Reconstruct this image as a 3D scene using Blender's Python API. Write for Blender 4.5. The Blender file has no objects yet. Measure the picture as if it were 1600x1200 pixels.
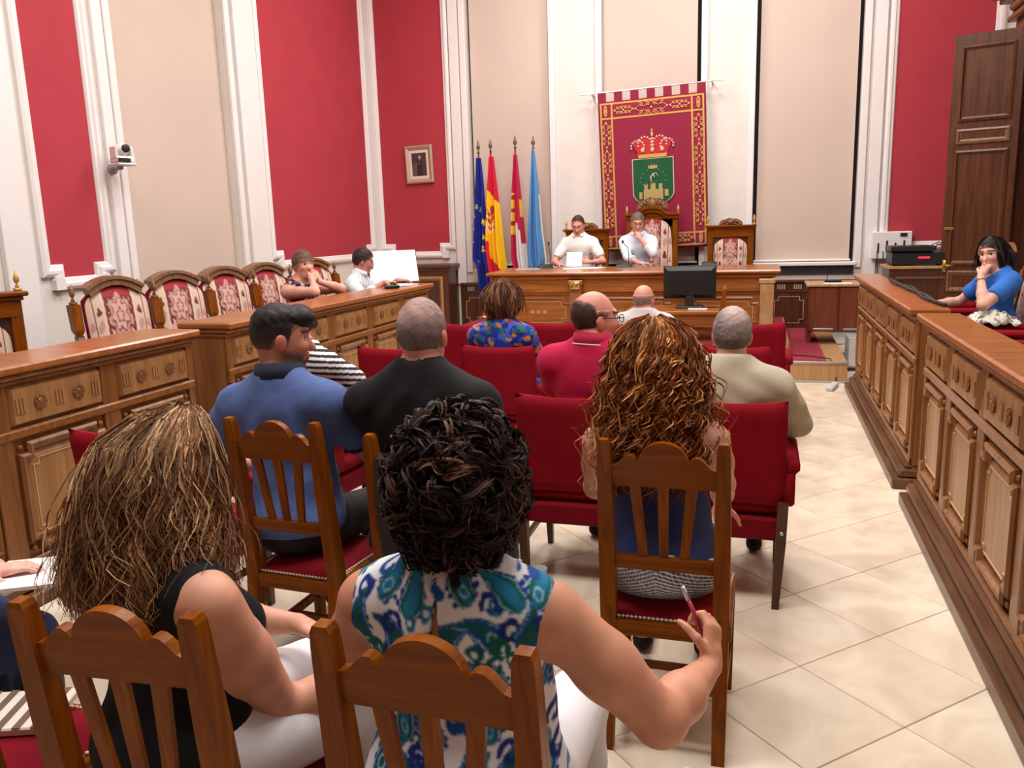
import bpy, math, random
import numpy as np
from mathutils import Vector, Matrix
random.seed(7); RNG = np.random.RandomState(11)
SC = bpy.context.scene
COL = SC.collection
# ------------------------------------------------------------------ camera
FPX, CAMH, HORY, YAW = 1280.0, 1.68, 352.0, math.radians(17.06)
PITCH = math.atan((600 - HORY) / FPX)
def make_camera():
    cy, sy, cp, sp = math.cos(YAW), math.sin(YAW), math.cos(PITCH), math.sin(PITCH)
    f = Vector((-sy * cp, cy * cp, -sp)); r0 = Vector((cy, sy, 0)); u0 = r0.cross(f)
    a = math.atan(.03)
    r = r0 * math.cos(a) - u0 * math.sin(a); u = u0 * math.cos(a) + r0 * math.sin(a)
    cd = bpy.data.cameras.new('camera'); co = bpy.data.objects.new('camera', cd); COL.objects.link(co)
    cd.sensor_fit = 'HORIZONTAL'; cd.sensor_width = 36; cd.lens = 36 * FPX / 1600; cd.clip_start = .05
    m = Matrix(((r.x, u.x, -f.x, 0), (r.y, u.y, -f.y, 0), (r.z, u.z, -f.z, CAMH), (0, 0, 0, 1)))
    co.matrix_world = m; SC.camera = co
make_camera()
# ------------------------------------------------------------------ light
SC.view_settings.view_transform = 'Standard'; SC.view_settings.look = 'None'
SC.view_settings.gamma = 1; SC.view_settings.use_curve_mapping = False
SC.view_settings.exposure = -0.5
W = bpy.data.worlds.new('world'); SC.world = W; W.use_nodes = True
W.node_tree.nodes['Background'].inputs[0].default_value = (1, .95, .9, 1)
W.node_tree.nodes['Background'].inputs[1].default_value = .25
def area(name, loc, sx, sy, power, color=(1, .972, .945)):
    l = bpy.data.lights.new(name, 'AREA'); l.shape = 'RECTANGLE'; l.size = sx; l.size_y = sy
    l.energy = power; l.color = color
    o = bpy.data.objects.new(name, l); COL.objects.link(o); o.location = loc
    return o
CEIL = 6.2
for i, (lx, ly) in enumerate([(-2.4, 2.0), (-.2, 2.0), (-2.6, 5.6), (-.2, 5.6), (-2.6, 9.2), (-.2, 9.2)]):
    area('ceiling_light', (lx, ly, CEIL - .12), 1.3, 1.3, (185, 190, 190)[i // 2])
# ------------------------------------------------------------------ materials
def lin(c):
    return tuple(((v / 255) / 12.92 if v / 255 <= .04045 else ((v / 255 + .055) / 1.055) ** 2.4) for v in c)
MATS = {}
def mat(name, col, rough=.6, metal=0, noise=0, nscale=8, bump=0, bscale=60, spec=.4, coat=0, sheen=0, stretch=None, attr=None, alpha=None, emit=0):
    if name in MATS: return MATS[name]
    m = bpy.data.materials.new(name); m.use_nodes = True; MATS[name] = m
    nt = m.node_tree; N = nt.nodes; L = nt.links; b = N['Principled BSDF']
    c = lin(col) + (1,)
    b.inputs['Base Color'].default_value = c; b.inputs['Roughness'].default_value = rough
    b.inputs['Metallic'].default_value = metal; b.inputs['Specular IOR Level'].default_value = spec
    b.inputs['Coat Weight'].default_value = coat; b.inputs['Coat Roughness'].default_value = .15
    b.inputs['Sheen Weight'].default_value = sheen; b.inputs['Sheen Tint'].default_value = c
    if emit: b.inputs['Emission Color'].default_value = c; b.inputs['Emission Strength'].default_value = emit
    tc = N.new('ShaderNodeTexCoord'); mp = N.new('ShaderNodeMapping'); L.new(tc.outputs['Object'], mp.inputs[0])
    if stretch: mp.inputs['Scale'].default_value = stretch
    src = None
    if attr:
        a = N.new('ShaderNodeAttribute'); a.attribute_name = attr; src = a.outputs['Color']; L.new(src, b.inputs['Base Color'])
    if noise:
        n = N.new('ShaderNodeTexNoise'); n.inputs['Scale'].default_value = nscale; n.inputs['Detail'].default_value = 5
        L.new(mp.outputs[0], n.inputs['Vector'])
        mr = N.new('ShaderNodeMapRange'); mr.inputs[1].default_value = .3; mr.inputs[2].default_value = .7
        mr.inputs[3].default_value = 1 - noise; mr.inputs[4].default_value = 1 + noise; L.new(n.outputs[0], mr.inputs[0])
        mx = N.new('ShaderNodeMix'); mx.data_type = 'RGBA'; mx.blend_type = 'MULTIPLY'; mx.inputs[0].default_value = 1
        if src: L.new(src, mx.inputs[6])
        else: mx.inputs[6].default_value = c
        L.new(mr.outputs[0], mx.inputs[7]); L.new(mx.outputs[2], b.inputs['Base Color'])
    if bump:
        n2 = N.new('ShaderNodeTexNoise'); n2.inputs['Scale'].default_value = bscale; n2.inputs['Detail'].default_value = 4
        L.new(mp.outputs[0], n2.inputs['Vector'])
        bp = N.new('ShaderNodeBump'); bp.inputs['Strength'].default_value = bump; bp.inputs['Distance'].default_value = .01
        L.new(n2.outputs[0], bp.inputs['Height']); L.new(bp.outputs[0], b.inputs['Normal'])
    return m
def wood(name, c1, c2, rough=.35, scale=1.0, axis=2, coat=.3, spec=.3):
    if name in MATS: return MATS[name]
    m = bpy.data.materials.new(name); m.use_nodes = True; MATS[name] = m
    nt = m.node_tree; N = nt.nodes; L = nt.links; b = N['Principled BSDF']
    tc = N.new('ShaderNodeTexCoord'); mp = N.new('ShaderNodeMapping'); L.new(tc.outputs['Object'], mp.inputs[0])
    s = [14 * scale] * 3; s[axis] = 1.1 * scale; mp.inputs['Scale'].default_value = s
    n = N.new('ShaderNodeTexNoise'); n.inputs['Scale'].default_value = 2.2; n.inputs['Detail'].default_value = 8; n.inputs['Roughness'].default_value = .6
    n.inputs['Distortion'].default_value = .5
    L.new(mp.outputs[0], n.inputs['Vector'])
    r = N.new('ShaderNodeValToRGB'); r.color_ramp.elements[0].position = .3; r.color_ramp.elements[1].position = .72
    r.color_ramp.elements[0].color = lin(c1) + (1,); r.color_ramp.elements[1].color = lin(c2) + (1,)
    L.new(n.outputs[0], r.inputs[0]); L.new(r.outputs[0], b.inputs['Base Color'])
    b.inputs['Roughness'].default_value = rough; b.inputs['Coat Weight'].default_value = coat; b.inputs['Coat Roughness'].default_value = .2; b.inputs['Specular IOR Level'].default_value = spec
    bp = N.new('ShaderNodeBump'); bp.inputs['Strength'].default_value = .08; L.new(n.outputs[0], bp.inputs['Height']); L.new(bp.outputs[0], b.inputs['Normal'])
    return m
PLASTER = mat('plaster', (226, 218, 210), .8, noise=.04, nscale=3, bump=.25, bscale=25)
WHITE = mat('white_paint', (236, 230, 228), .55, noise=.02, nscale=4)
REDWALL = mat('red_wall_paint', (176, 54, 66), .8, noise=.05, nscale=2.5, bump=.15, bscale=120)
BLIND = mat('blind_fabric', (208, 188, 175), .85, noise=.03, nscale=1.2, bump=.1, bscale=300)
DARK = mat('dark_gap', (30, 27, 26), .8)  # near-black, painted in for shade behind the blinds and in the doorway
BENCH = wood('bench_wood', (104, 62, 29), (152, 100, 54), .38, .8)
BENCHH = wood('bench_wood_long', (108, 64, 29), (158, 102, 53), .3, .8, axis=0, coat=.45)
BENCHP = wood('bench_panel_wood', (140, 96, 56), (180, 134, 86), .42, .7)
CHAIRW = wood('chair_wood', (100, 46, 2), (150, 82, 8), .34, 1.2, coat=.05, spec=.12)
CHAIRH = wood('chair_wood_cross', (98, 45, 2), (148, 80, 8), .34, 1.2, axis=0, coat=.05, spec=.12)
DARKW = wood('dark_wood', (62, 30, 18), (96, 52, 32), .4, .8)
DARKH = wood('dark_wood_long', (70, 36, 20), (112, 64, 40), .4, .8, axis=0)
TABLEW = wood('table_wood', (132, 74, 32), (176, 108, 52), .33, .8, axis=0, coat=.4)
PALEW = wood('pale_wood', (168, 122, 76), (200, 158, 112), .45, .9)
LEGW = wood('leg_wood', (58, 32, 20), (92, 54, 34), .4, 1)
VELVET = mat('red_velvet', (132, 10, 28), .9, noise=.1, nscale=9, bump=.15, bscale=200, spec=.15, sheen=.3)
VELVETD = mat('red_velvet_seat', (118, 10, 26), .9, noise=.12, nscale=9, bump=.15, bscale=200, spec=.15, sheen=.2)
BRAID = mat('white_braid', (222, 205, 195), .8)
GOLD = mat('gold_thread', (206, 160, 82), .45, metal=.25, noise=.2, nscale=60)
BRASS = mat('brass', (190, 150, 80), .3, metal=.8)
CARVED = wood('carved_wood', (92, 58, 34), (150, 104, 66), .5, 2.0)
STEEL = mat('steel', (200, 198, 195), .3, metal=.85)
GREY = mat('grey_metal', (170, 170, 168), .5, metal=.3)
BLACKP = mat('black_plastic', (24, 23, 24), .4, spec=.5)
BLACKM = mat('black_matte', (38, 36, 36), .6)
PAPER = mat('paper', (244, 242, 240), .7)
CARPET = mat('red_carpet', (150, 44, 62), .95, noise=.08, nscale=40, bump=.3, bscale=400)
VCOL = mat('painted_cloth', (255, 255, 255), .8, attr='Col', bump=.12, bscale=250, spec=.25, sheen=.02)
VCOLS = mat('skin', (255, 255, 255), .5, attr='Col', noise=.05, nscale=25, spec=.35)
VHAIR = mat('hair', (255, 255, 255), .5, attr='Col', spec=.2, bump=.35, bscale=220)
VCOLP = mat('photo_print', (255, 255, 255), .35, attr='Col')
# ------------------------------------------------------------------ mesh helpers
class MB:
    def __init__(s): s.v = []; s.f = []
    def add(s, vs, fs):
        o = len(s.v); s.v += [tuple(map(float, p)) for p in vs]; s.f += [tuple(i + o for i in f) for f in fs]; return s
    def box(s, x0, x1, y0, y1, z0, z1, c=0):
        if c <= 0:
            vs = [(x, y, z) for x in (x0, x1) for y in (y0, y1) for z in (z0, z1)]
            return s.add(vs, [(0, 1, 3, 2), (4, 6, 7, 5), (0, 4, 5, 1), (2, 3, 7, 6), (0, 2, 6, 4), (1, 5, 7, 3)])
        X, Y, Z = (x0, x1), (y0, y1), (z0, z1); vs = []; idx = {}
        for i in (0, 1):
            for j in (0, 1):
                for k in (0, 1):
                    for a in range(3):
                        p = [X[i], Y[j], Z[k]]
                        for b_ in range(3):
                            if b_ != a: p[b_] += c * (1 if (i, j, k)[b_] == 0 else -1)
                        idx[i, j, k, a] = len(vs); vs.append(p)
        fs = []
        for a in range(3):
            b_, d = (a + 1) % 3, (a + 2) % 3
            for s_ in (0, 1):
                q = []
                for (u, w) in ((0, 0), (1, 0), (1, 1), (0, 1)):
                    t = [0, 0, 0]; t[a] = s_; t[b_] = u; t[d] = w; q.append(idx[t[0], t[1], t[2], a])
                fs.append(tuple(q if s_ else q[::-1]))
            for u in (0, 1):
                for w in (0, 1):
                    t0 = [0, 0, 0]; t0[b_] = u; t0[d] = w; t1 = list(t0); t1[a] = 1
                    q = (idx[tuple(t0) + (b_,)], idx[tuple(t1) + (b_,)], idx[tuple(t1) + (d,)], idx[tuple(t0) + (d,)])
                    fs.append(q if (u ^ w) else q[::-1])
        for i in (0, 1):
            for j in (0, 1):
                for k in (0, 1):
                    q = (idx[i, j, k, 0], idx[i, j, k, 1], idx[i, j, k, 2])
                    fs.append(q if (i + j + k) % 2 == 1 else q[::-1])
        return s.add(vs, fs)
    def prism(s, poly, axis, a0, a1):
        n = len(poly)
        def P(a, u, w): return {'x': (a, u, w), 'y': (u, a, w), 'z': (u, w, a)}[axis]
        vs = [P(a0, u, w) for u, w in poly] + [P(a1, u, w) for u, w in poly]
        fs = [(i, (i + 1) % n, n + (i + 1) % n, n + i) for i in range(n)]
        fs += [tuple(range(n))[::-1], tuple(range(n, 2 * n))]
        return s.add(vs, fs)
    def hexa(s, b4, t4):
        return s.add(list(b4) + list(t4), [(3, 2, 1, 0), (4, 5, 6, 7), (0, 1, 5, 4), (1, 2, 6, 5), (2, 3, 7, 6), (3, 0, 4, 7)])
    def bar(s, p0, p1, w0, d0, w1=None, d1=None):      # tapered rectangular bar, width along x, depth along y
        w1 = w1 or w0; d1 = d1 or d0
        q = lambda p, w, d: [(p[0] - w / 2, p[1] - d / 2, p[2]), (p[0] + w / 2, p[1] - d / 2, p[2]), (p[0] + w / 2, p[1] + d / 2, p[2]), (p[0] - w / 2, p[1] + d / 2, p[2])]
        return s.hexa(q(p0, w0, d0), q(p1, w1, d1))
    def tube(s, pts, r, n=8, closed=False):
        pts = [Vector(p) for p in pts]; m = len(pts); rr = r if isinstance(r, (list, tuple)) else [r] * m
        vs = []; ref = None
        for i, p in enumerate(pts):
            t = (pts[(i + 1) % m] - pts[i - 1]) if closed else (pts[min(i + 1, m - 1)] - pts[max(i - 1, 0)])
            t = t.normalized() if t.length > 1e-9 else Vector((0, 0, 1))
            if ref is None: ref = Vector((0, 0, 1)) if abs(t.z) < .9 else Vector((1, 0, 0))
            a = ref.cross(t); a = a.normalized() if a.length > 1e-6 else Vector((1, 0, 0)); b = t.cross(a); ref = b
            for k in range(n):
                an = 2 * math.pi * k / n; vs.append(p + (a * math.cos(an) + b * math.sin(an)) * rr[i])
        fs = []
        for i in range(m if closed else m - 1):
            j = (i + 1) % m
            for k in range(n): fs.append((i * n + k, i * n + (k + 1) % n, j * n + (k + 1) % n, j * n + k))
        if not closed: fs += [tuple(range(n))[::-1], tuple((m - 1) * n + k for k in range(n))]
        return s.add(vs, fs)
    def lathe(s, prof, n=12, c=(0, 0, 0)):
        vs = []; fs = []; m = len(prof)
        for r, z in prof:
            for k in range(n):
                a = 2 * math.pi * k / n; vs.append((c[0] + r * math.cos(a), c[1] + r * math.sin(a), c[2] + z))
        for i in range(m - 1):
            for k in range(n): fs.append((i * n + k, i * n + (k + 1) % n, (i + 1) * n + (k + 1) % n, (i + 1) * n + k))
        fs += [tuple(range(n))[::-1], tuple((m - 1) * n + k for k in range(n))]
        return s.add(vs, fs)
    def ball(s, c, r, nu=12, nv=8):
        r = r if isinstance(r, (tuple, list)) else (r, r, r); vs = [(c[0], c[1], c[2] - r[2])]; fs = []
        for i in range(1, nv):
            p = -math.pi / 2 + math.pi * i / nv
            for k in range(nu):
                a = 2 * math.pi * k / nu; vs.append((c[0] + r[0] * math.cos(p) * math.cos(a), c[1] + r[1] * math.cos(p) * math.sin(a), c[2] + r[2] * math.sin(p)))
        vs.append((c[0], c[1], c[2] + r[2])); T = len(vs) - 1
        for k in range(nu):
            fs.append((0, 1 + (k + 1) % nu, 1 + k)); fs.append((T, T - nu + k, T - nu + (k + 1) % nu))
        for i in range(nv - 2):
            for k in range(nu):
                a, b = 1 + i * nu + k, 1 + i * nu + (k + 1) % nu; fs.append((a, b, b + nu, a + nu))
        return s.add(vs, fs)
    def map(s, fn): s.v = [tuple(fn(*p)) for p in s.v]; return s
    def xf(s, M): s.v = [tuple(M @ Vector(p)) for p in s.v]; return s
    def join(s, o): return s.add(o.v, o.f)
def offset_poly(poly, d):
    n = len(poly); out = []
    for i in range(n):
        p0, p1, p2 = poly[i - 1], poly[i], poly[(i + 1) % n]
        a = Vector((p1[0] - p0[0], p1[1] - p0[1])).normalized(); b = Vector((p2[0] - p1[0], p2[1] - p1[1])).normalized()
        na, nb = Vector((-a.y, a.x)), Vector((-b.y, b.x))
        k = 1 + na.dot(nb); m = (na + nb) / max(k, .2)
        out.append((p1[0] + m.x * d, p1[1] + m.y * d))
    return out
def frame_mb(poly, prof):
    """swept moulding: prof = [(inward offset, height)] along a CCW polygon; returns (u,v,h) verts"""
    mb = MB(); n = len(poly); vs = []; fs = []
    for d, h in prof: vs += [(u, v, h) for u, v in offset_poly(poly, d)]
    for i in range(len(prof) - 1):
        for k in range(n): fs.append((i * n + k, i * n + (k + 1) % n, (i + 1) * n + (k + 1) % n, (i + 1) * n + k))
    return mb.add(vs, fs)
def rect(u0, u1, v0, v1): return [(u0, v0), (u1, v0), (u1, v1), (u0, v1)]
def notched(u0, u1, v0, v1, m, n, top=True):
    p = [(u0, v0 + n), (u0 + m, v0 + n), (u0 + m, v0), (u1 - m, v0), (u1 - m, v0 + n), (u1, v0 + n)]
    if top: p += [(u1, v1 - n), (u1 - m, v1 - n), (u1 - m, v1), (u0 + m, v1), (u0 + m, v1 - n), (u0, v1 - n)]
    else: p += [(u1, v1), (u0, v1)]
    return p
def mesh_np(name, V, F, cols=None):
    me = bpy.data.meshes.new(name); V = np.asarray(V, np.float32)
    if isinstance(F, np.ndarray):
        k = F.shape[1]; me.vertices.add(len(V)); me.vertices.foreach_set('co', V.ravel())
        me.loops.add(F.size); me.loops.foreach_set('vertex_index', F.astype(np.int32).ravel())
        me.polygons.add(len(F)); me.polygons.foreach_set('loop_start', np.arange(0, F.size, k, dtype=np.int32))
        me.polygons.foreach_set('loop_total', np.full(len(F), k, np.int32)); me.update(calc_edges=True)
    else:
        me.from_pydata([tuple(p) for p in V.tolist()], [], F); me.update()
    if cols is not None:
        a = me.color_attributes.new('Col', 'FLOAT_COLOR', 'POINT')
        c = np.ones((len(V), 4), np.float32); c[:, :3] = cols; a.data.foreach_set('color', c.ravel())
    return me
def link(name, me, m=None, parent=None, smooth=False, loc=None):
    if smooth and len(me.polygons): me.polygons.foreach_set('use_smooth', np.ones(len(me.polygons), bool))
    if m is not None and not me.materials: me.materials.append(m)
    o = bpy.data.objects.new(name, me); COL.objects.link(o)
    if parent is not None: o.parent = parent
    if loc is not None: o.location = loc
    return o
def obj(name, mb, m, parent=None, smooth=False, loc=None):
    import bmesh
    me = mesh_np(name, mb.v, mb.f)
    bm = bmesh.new(); bm.from_mesh(me); bmesh.ops.recalc_face_normals(bm, faces=bm.faces); bm.to_mesh(me); bm.free()
    return link(name, me, m, parent, smooth, loc)
def tag(o, label, cat, group=None):
    o['label'] = label; o['category'] = cat
    if group: o['group'] = group
    return o
def thing(name, label, cat, loc=(0, 0, 0), rz=0, group=None):
    o = bpy.data.objects.new(name, None); COL.objects.link(o); o.empty_display_size = .1
    o.location = loc; o.rotation_euler = (0, 0, rz); return tag(o, label, cat, group)
def struct(o): o['kind'] = 'structure'; return o
def dup(root, loc, rz, label, group=None):
    r = root.copy(); COL.objects.link(r); r.location = loc; r.rotation_euler = (0, 0, rz); r['label'] = label
    if group: r['group'] = group
    for ch in root.children:
        c = ch.copy(); COL.objects.link(c); c.parent = r
        for g in ch.children:
            d = g.copy(); COL.objects.link(d); d.parent = c
    return r
def grid_mesh(name, nu, nv, posf, colf):
    """posf(u,v)->xyz, colf(u,v)->rgb 0..255 srgb ; arrays"""
    u, v = np.meshgrid(np.linspace(0, 1, nu), np.linspace(0, 1, nv), indexing='ij'); u = u.ravel(); v = v.ravel()
    P = np.stack(posf(u, v), 1); C = colf(u, v)
    i = np.arange(nu * nv).reshape(nu, nv)
    F = np.stack([i[:-1, :-1].ravel(), i[1:, :-1].ravel(), i[1:, 1:].ravel(), i[:-1, 1:].ravel()], 1)
    return mesh_np(name, P, F, lina(C))
def lina(C):
    C = np.asarray(C, np.float32) / 255
    return np.where(C <= .04045, C / 12.92, ((C + .055) / 1.055) ** 2.4)
# ================================================================== SETTING
LX, RX, BY, FY = -5.64, 2.8, 11.6, -3.0
back = lambda u, v, h: (u, BY - h, v)
left = lambda u, v, h: (LX + h, u, v)
TS = .45
DOORW = wood('door_wood', (66, 32, 14), (108, 58, 28), .4, .8)
def build_floor():
    mb = MB(); mb.box(LX - .3, RX + .3, FY - .3, BY + .3, -.2, -.012)
    GROUT = mat('floor_grout', (186, 168, 142), .6)
    fl = struct(obj('floor', mb, GROUT))
    MARB = bpy.data.materials.new('marble'); MARB.use_nodes = True; nt = MARB.node_tree; N = nt.nodes; L = nt.links; b = N['Principled BSDF']
    tc = N.new('ShaderNodeTexCoord'); oi = N.new('ShaderNodeObjectInfo'); ad = N.new('ShaderNodeVectorMath')
    sc = N.new('ShaderNodeVectorMath'); sc.operation = 'SCALE'; L.new(oi.outputs['Location'], sc.inputs[0]); sc.inputs['Scale'].default_value = 3.7
    L.new(tc.outputs['Object'], ad.inputs[0]); L.new(sc.outputs[0], ad.inputs[1])
    n = N.new('ShaderNodeTexNoise'); n.inputs['Scale'].default_value = 3; n.inputs['Detail'].default_value = 6; n.inputs['Distortion'].default_value = 1.2
    L.new(ad.outputs[0], n.inputs['Vector'])
    r = N.new('ShaderNodeValToRGB'); E_ = r.color_ramp.elements; E_[0].position = .32; E_[1].position = .66
    E_[0].color = lin((214, 196, 172)) + (1,); E_[1].color = lin((236, 222, 200)) + (1,)
    L.new(n.outputs[0], r.inputs[0])
    mr = N.new('ShaderNodeMapRange'); mr.inputs[3].default_value = .95; mr.inputs[4].default_value = 1.03; L.new(oi.outputs['Random'], mr.inputs[0])
    mx = N.new('ShaderNodeMix'); mx.data_type = 'RGBA'; mx.blend_type = 'MULTIPLY'; mx.inputs[0].default_value = 1
    L.new(r.outputs[0], mx.inputs[6]); L.new(mr.outputs[0], mx.inputs[7]); L.new(mx.outputs[2], b.inputs['Base Color'])
    b.inputs['Roughness'].default_value = .16; b.inputs['Specular IOR Level'].default_value = .45
    t = MB(); g = .0014; t.box(-TS / 2 + g, TS / 2 - g, -TS / 2 + g, TS / 2 - g, -.012, 0, .0025)
    first = obj('floor_tile', t, MARB, fl); first.rotation_euler = (0, 0, math.pi / 4)
    ax = Vector((1, -1, 0)).normalized() * TS; bx = Vector((1, 1, 0)).normalized() * TS; o0 = Vector((.18, 3.04, 0)) + (ax + bx) / 2
    spots = []
    for i in range(-26, 27):
        for j in range(-26, 27):
            p = o0 + ax * i + bx * j
            if -3.25 < p.x < 1.2 and .1 < p.y < 9.1: spots.append(p)
    for k, p in enumerate(spots):
        o = first if k == 0 else first.copy()
        if k: COL.objects.link(o); o.parent = fl
        o.location = p
    # everything past the picked-out tiles carries the same joints in one object
    fill = MB(); cut = 0
    mats_ = []
    for i in range(-40, 41):
        for j in range(-40, 41):
            p = o0 + ax * i + bx * j
            if LX - .2 < p.x < RX + .2 and FY - .2 < p.y < BY and not (-3.25 < p.x < 1.2 and .1 < p.y < 9.1):
                h = TS / math.sqrt(2) - .004
                fill.add([(p.x + h, p.y, 0), (p.x, p.y + h, 0), (p.x - h, p.y, 0), (p.x, p.y - h, 0)], [(0, 1, 2, 3)])
    of = obj('floor_tiles_beyond', fill, MARB, fl); of['kind'] = 'stuff'
build_floor()
MOULD = [(-.10, 0), (-.10, .035), (-.075, .05), (-.05, .05), (-.035, .035), (-.012, .03), (0, .012), (0, .004)]
def red_panel(wall, pl, u0, u1, zb, zt, flip=False, m=.16, n=.12):
    poly = notched(u0, u1, zb, zt, m, n, top=False)
    f = MB(); f.add([(u, v, .004) for u, v in poly], [tuple(range(len(poly)))]); f.map(lambda u, v, h: pl(u, v, h))
    obj('red_panel', f, REDWALL, wall)
    fr = frame_mb(poly, MOULD); fr.map(lambda u, v, h: pl(u, v, h)); obj('panel_moulding', fr, WHITE, wall)
    for uc in (u0 + m * .35, u1 - m * .35):
        c = MB(); c.prism([(uc - .05, zb - .10), (uc + .05, zb - .10), (uc + .05, zb - .02), (uc + .035, zb + .005), (uc, zb + .015), (uc - .035, zb + .005), (uc - .05, zb - .02)], 'z', .0, .06)
        c.map(lambda u, v, h: pl(u, v, h)); obj('corbel', c, WHITE, wall)
def strip(wall, pl, u0, u1, z0, z1, h=.06, name='pilaster', m=WHITE, c=.006):
    b = MB(); b.box(min(u0, u1), max(u0, u1), z0, z1, 0, h, c); b.map(lambda u, v, hh: pl(u, v, hh)); return obj(name, b, m, wall)
def window(k, pl, u0, u1, zs, dark_left, dark_right, gap_w=.03, sill=True):
    w = struct(thing('window_%d' % k, 'tall window covered by a beige roller blind', 'window')); del w['category']
    d = -.14
    g = MB(); g.box(u0, u1, zs, CEIL, d - .03, d - .02); g.map(lambda u, v, h: pl(u, v, h)); obj('window_recess_back', g, DARK, w)  # near-black sheet, paints the shade seen in the gaps beside the blind
    b = MB(); b.box(u0 + (gap_w if dark_left else .004), u1 - (gap_w if dark_right else .004), zs + .05, CEIL, d + .05, d + .053); b.map(lambda u, v, h: pl(u, v, h)); obj('roller_blind', b, BLIND, w)
    b = MB(); b.box(u0 + .03, u1 - .03, zs + .035, zs + .06, d + .04, d + .065, .006); b.map(lambda u, v, h: pl(u, v, h)); obj('bottom_bar', b, WHITE, w)
    for uu, s in ((u0, -1), (u1, 1)):
        r = MB(); r.box(min(uu, uu + s * .085), max(uu, uu + s * .085), zs - .05, CEIL, 0, .045, .008)
        r.map(lambda u, v, h: pl(u, v, h)); obj('window_casing', r, WHITE, w)
    if sill:
        s_ = MB(); s_.box(u0 - .03, u1 + .03, zs - .02, zs + .025, d, .07, .008); s_.map(lambda u, v, h: pl(u, v, h)); obj('window_sill', s_, WHITE, w)
        s_ = MB(); s_.box(u0, u1, zs - .13, zs - .02, 0, .03); s_.map(lambda u, v, h: pl(u, v, h)); obj('sill_recess', s_, BLACKM, w)  # black strip standing slightly proud of the wall below the sill
    return w
def wall_with_openings(name, pl, lo, hi, wins, label):
    mb = MB(); x = lo
    for (a, b, zs) in wins + [(hi, None, None)]:
        mb.box(x, a, 0, CEIL, -.3, 0)
        if b is not None: mb.box(a, b, 0, zs, -.3, 0); x = b
    mb.map(lambda u, v, h: pl(u, v, h)); return struct(obj(name, mb, PLASTER))
WZ = 1.06
wb = wall_with_openings('wall_back', back, LX - .3, RX + .3, [(-4.10, -2.89, WZ), (-2.15, -.83, WZ), (-.14, 1.14, WZ)], '')
wl = wall_with_openings('wall_left', left, FY, BY, [(2.2, 3.9, WZ), (6.42, 8.12, WZ)], '')
red_panel(wb, back, -5.50, -4.46, 1.33, 5.9); red_panel(wb, back, 1.53, 2.58, 1.33, 5.9)
red_panel(wl, left, 5.44, 6.04, 1.36, 5.9, m=.13, n=.11); red_panel(wl, left, 8.78, 11.36, 1.34, 5.9)
red_panel(wl, left, 4.22, 4.80, 1.36, 5.9, m=.13, n=.11)
window(1, back, -4.10, -2.89, WZ, True, True, .035, False); window(2, back, -2.15, -.83, WZ, False, True, .06, False)
window(3, back, -.14, 1.14, WZ, True, True, .05)
window(4, left, 6.42, 8.12, WZ, True, False, .02, False); window(5, left, 2.2, 3.9, WZ, True, True, .02, False)
for (a, b) in ((8.24, 8.62),): strip(wl, left, a, b, 0, CEIL, .07)
strip(wl, left, 5.0, 5.28, 0, CEIL, .05); strip(wl, left, 11.5, BY, 0, CEIL, .1); strip(wl, left, 6.2, 6.32, 0, CEIL, .04)
strip(wb, back, LX, LX + .05, 0, CEIL, .08)
strip(wb, back, -4.34, -4.2, .84, CEIL, .05); strip(wb, back, 1.26, 1.40, .84, CEIL, .05)
mbr = MB(); mbr.box(RX, RX + .3, FY, 9.2, 0, CEIL); mbr.box(RX, RX + .3, 10.45, BY, 0, CEIL); mbr.box(RX, RX + .3, 9.2, 10.45, 3.6, CEIL)
wr = struct(obj('wall_right', mbr, PLASTER))
mbf = MB(); mbf.box(LX - .3, RX + .3, FY - .3, FY, 0, CEIL); struct(obj('wall_front', mbf, DARKW))
mbc = MB(); mbc.box(LX - .3, RX + .3, FY - .3, BY + .3, CEIL, CEIL + .2); struct(obj('ceiling', mbc, mat('ceiling_paint', (240, 234, 226), .8)))
def wainscot(u0, u1, n, z0=.2):
    b = MB(); b.box(u0, u1, z0, .84, 0, .05); b.map(back); obj('wainscot_board', b, DARKW, wb)
    b = MB(); b.box(u0, u1, .82, .86, 0, .08, .008); b.box(u0, u1, .70, .715, 0, .06); b.map(back); obj('wainscot_rail', b, DARKH, wb)
    w = (u1 - u0) / n
    for i in range(n):
        c = u0 + w * (i + .5)
        f = frame_mb(notched(c - w * .36, c + w * .36, z0 + .08, .64, .05, .05), [(0, .05), (0, .058), (.008, .058), (.008, .05)]); f.map(back)
        obj('wainscot_inlay', f, mat('inlay', (196, 160, 118), .5), wb)
        g = MB()
        for k in (-1, 1):
            for q in range(4): g.box(c + k * w * .2 + (q - 1.5) * .028 - .008, c + k * w * .2 + (q - 1.5) * .028 + .008, .735, .80, .04, .062)
        g.map(back); obj('wainscot_fluting', g, mat('fluting', (176, 160, 140), .5), wb)
wainscot(-4.3, .1, 8); wainscot(.1, 2.7, 5)
def tall_panel():
    b = MB(); b.box(-5.1, -4.35, .0, 1.10, 0, .42, .005); b.map(back); o = struct(obj('trim_1', b, DARKW))
    b = MB(); b.box(-5.14, -4.30, 1.10, 1.15, 0, .47, .01); b.box(-5.12, -4.32, 1.06, 1.10, 0, .445, .01); b.map(back); obj('cap', b, DARKH, o)
    for q in (rect(-5.02, -4.43, .25, .98),):
        f = frame_mb(q, [(0, .42), (0, .44), (.03, .45), (.05, .43), (.06, .42)]); f.map(back); obj('panel_frame', f, BENCHP, o)
tall_panel()
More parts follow.
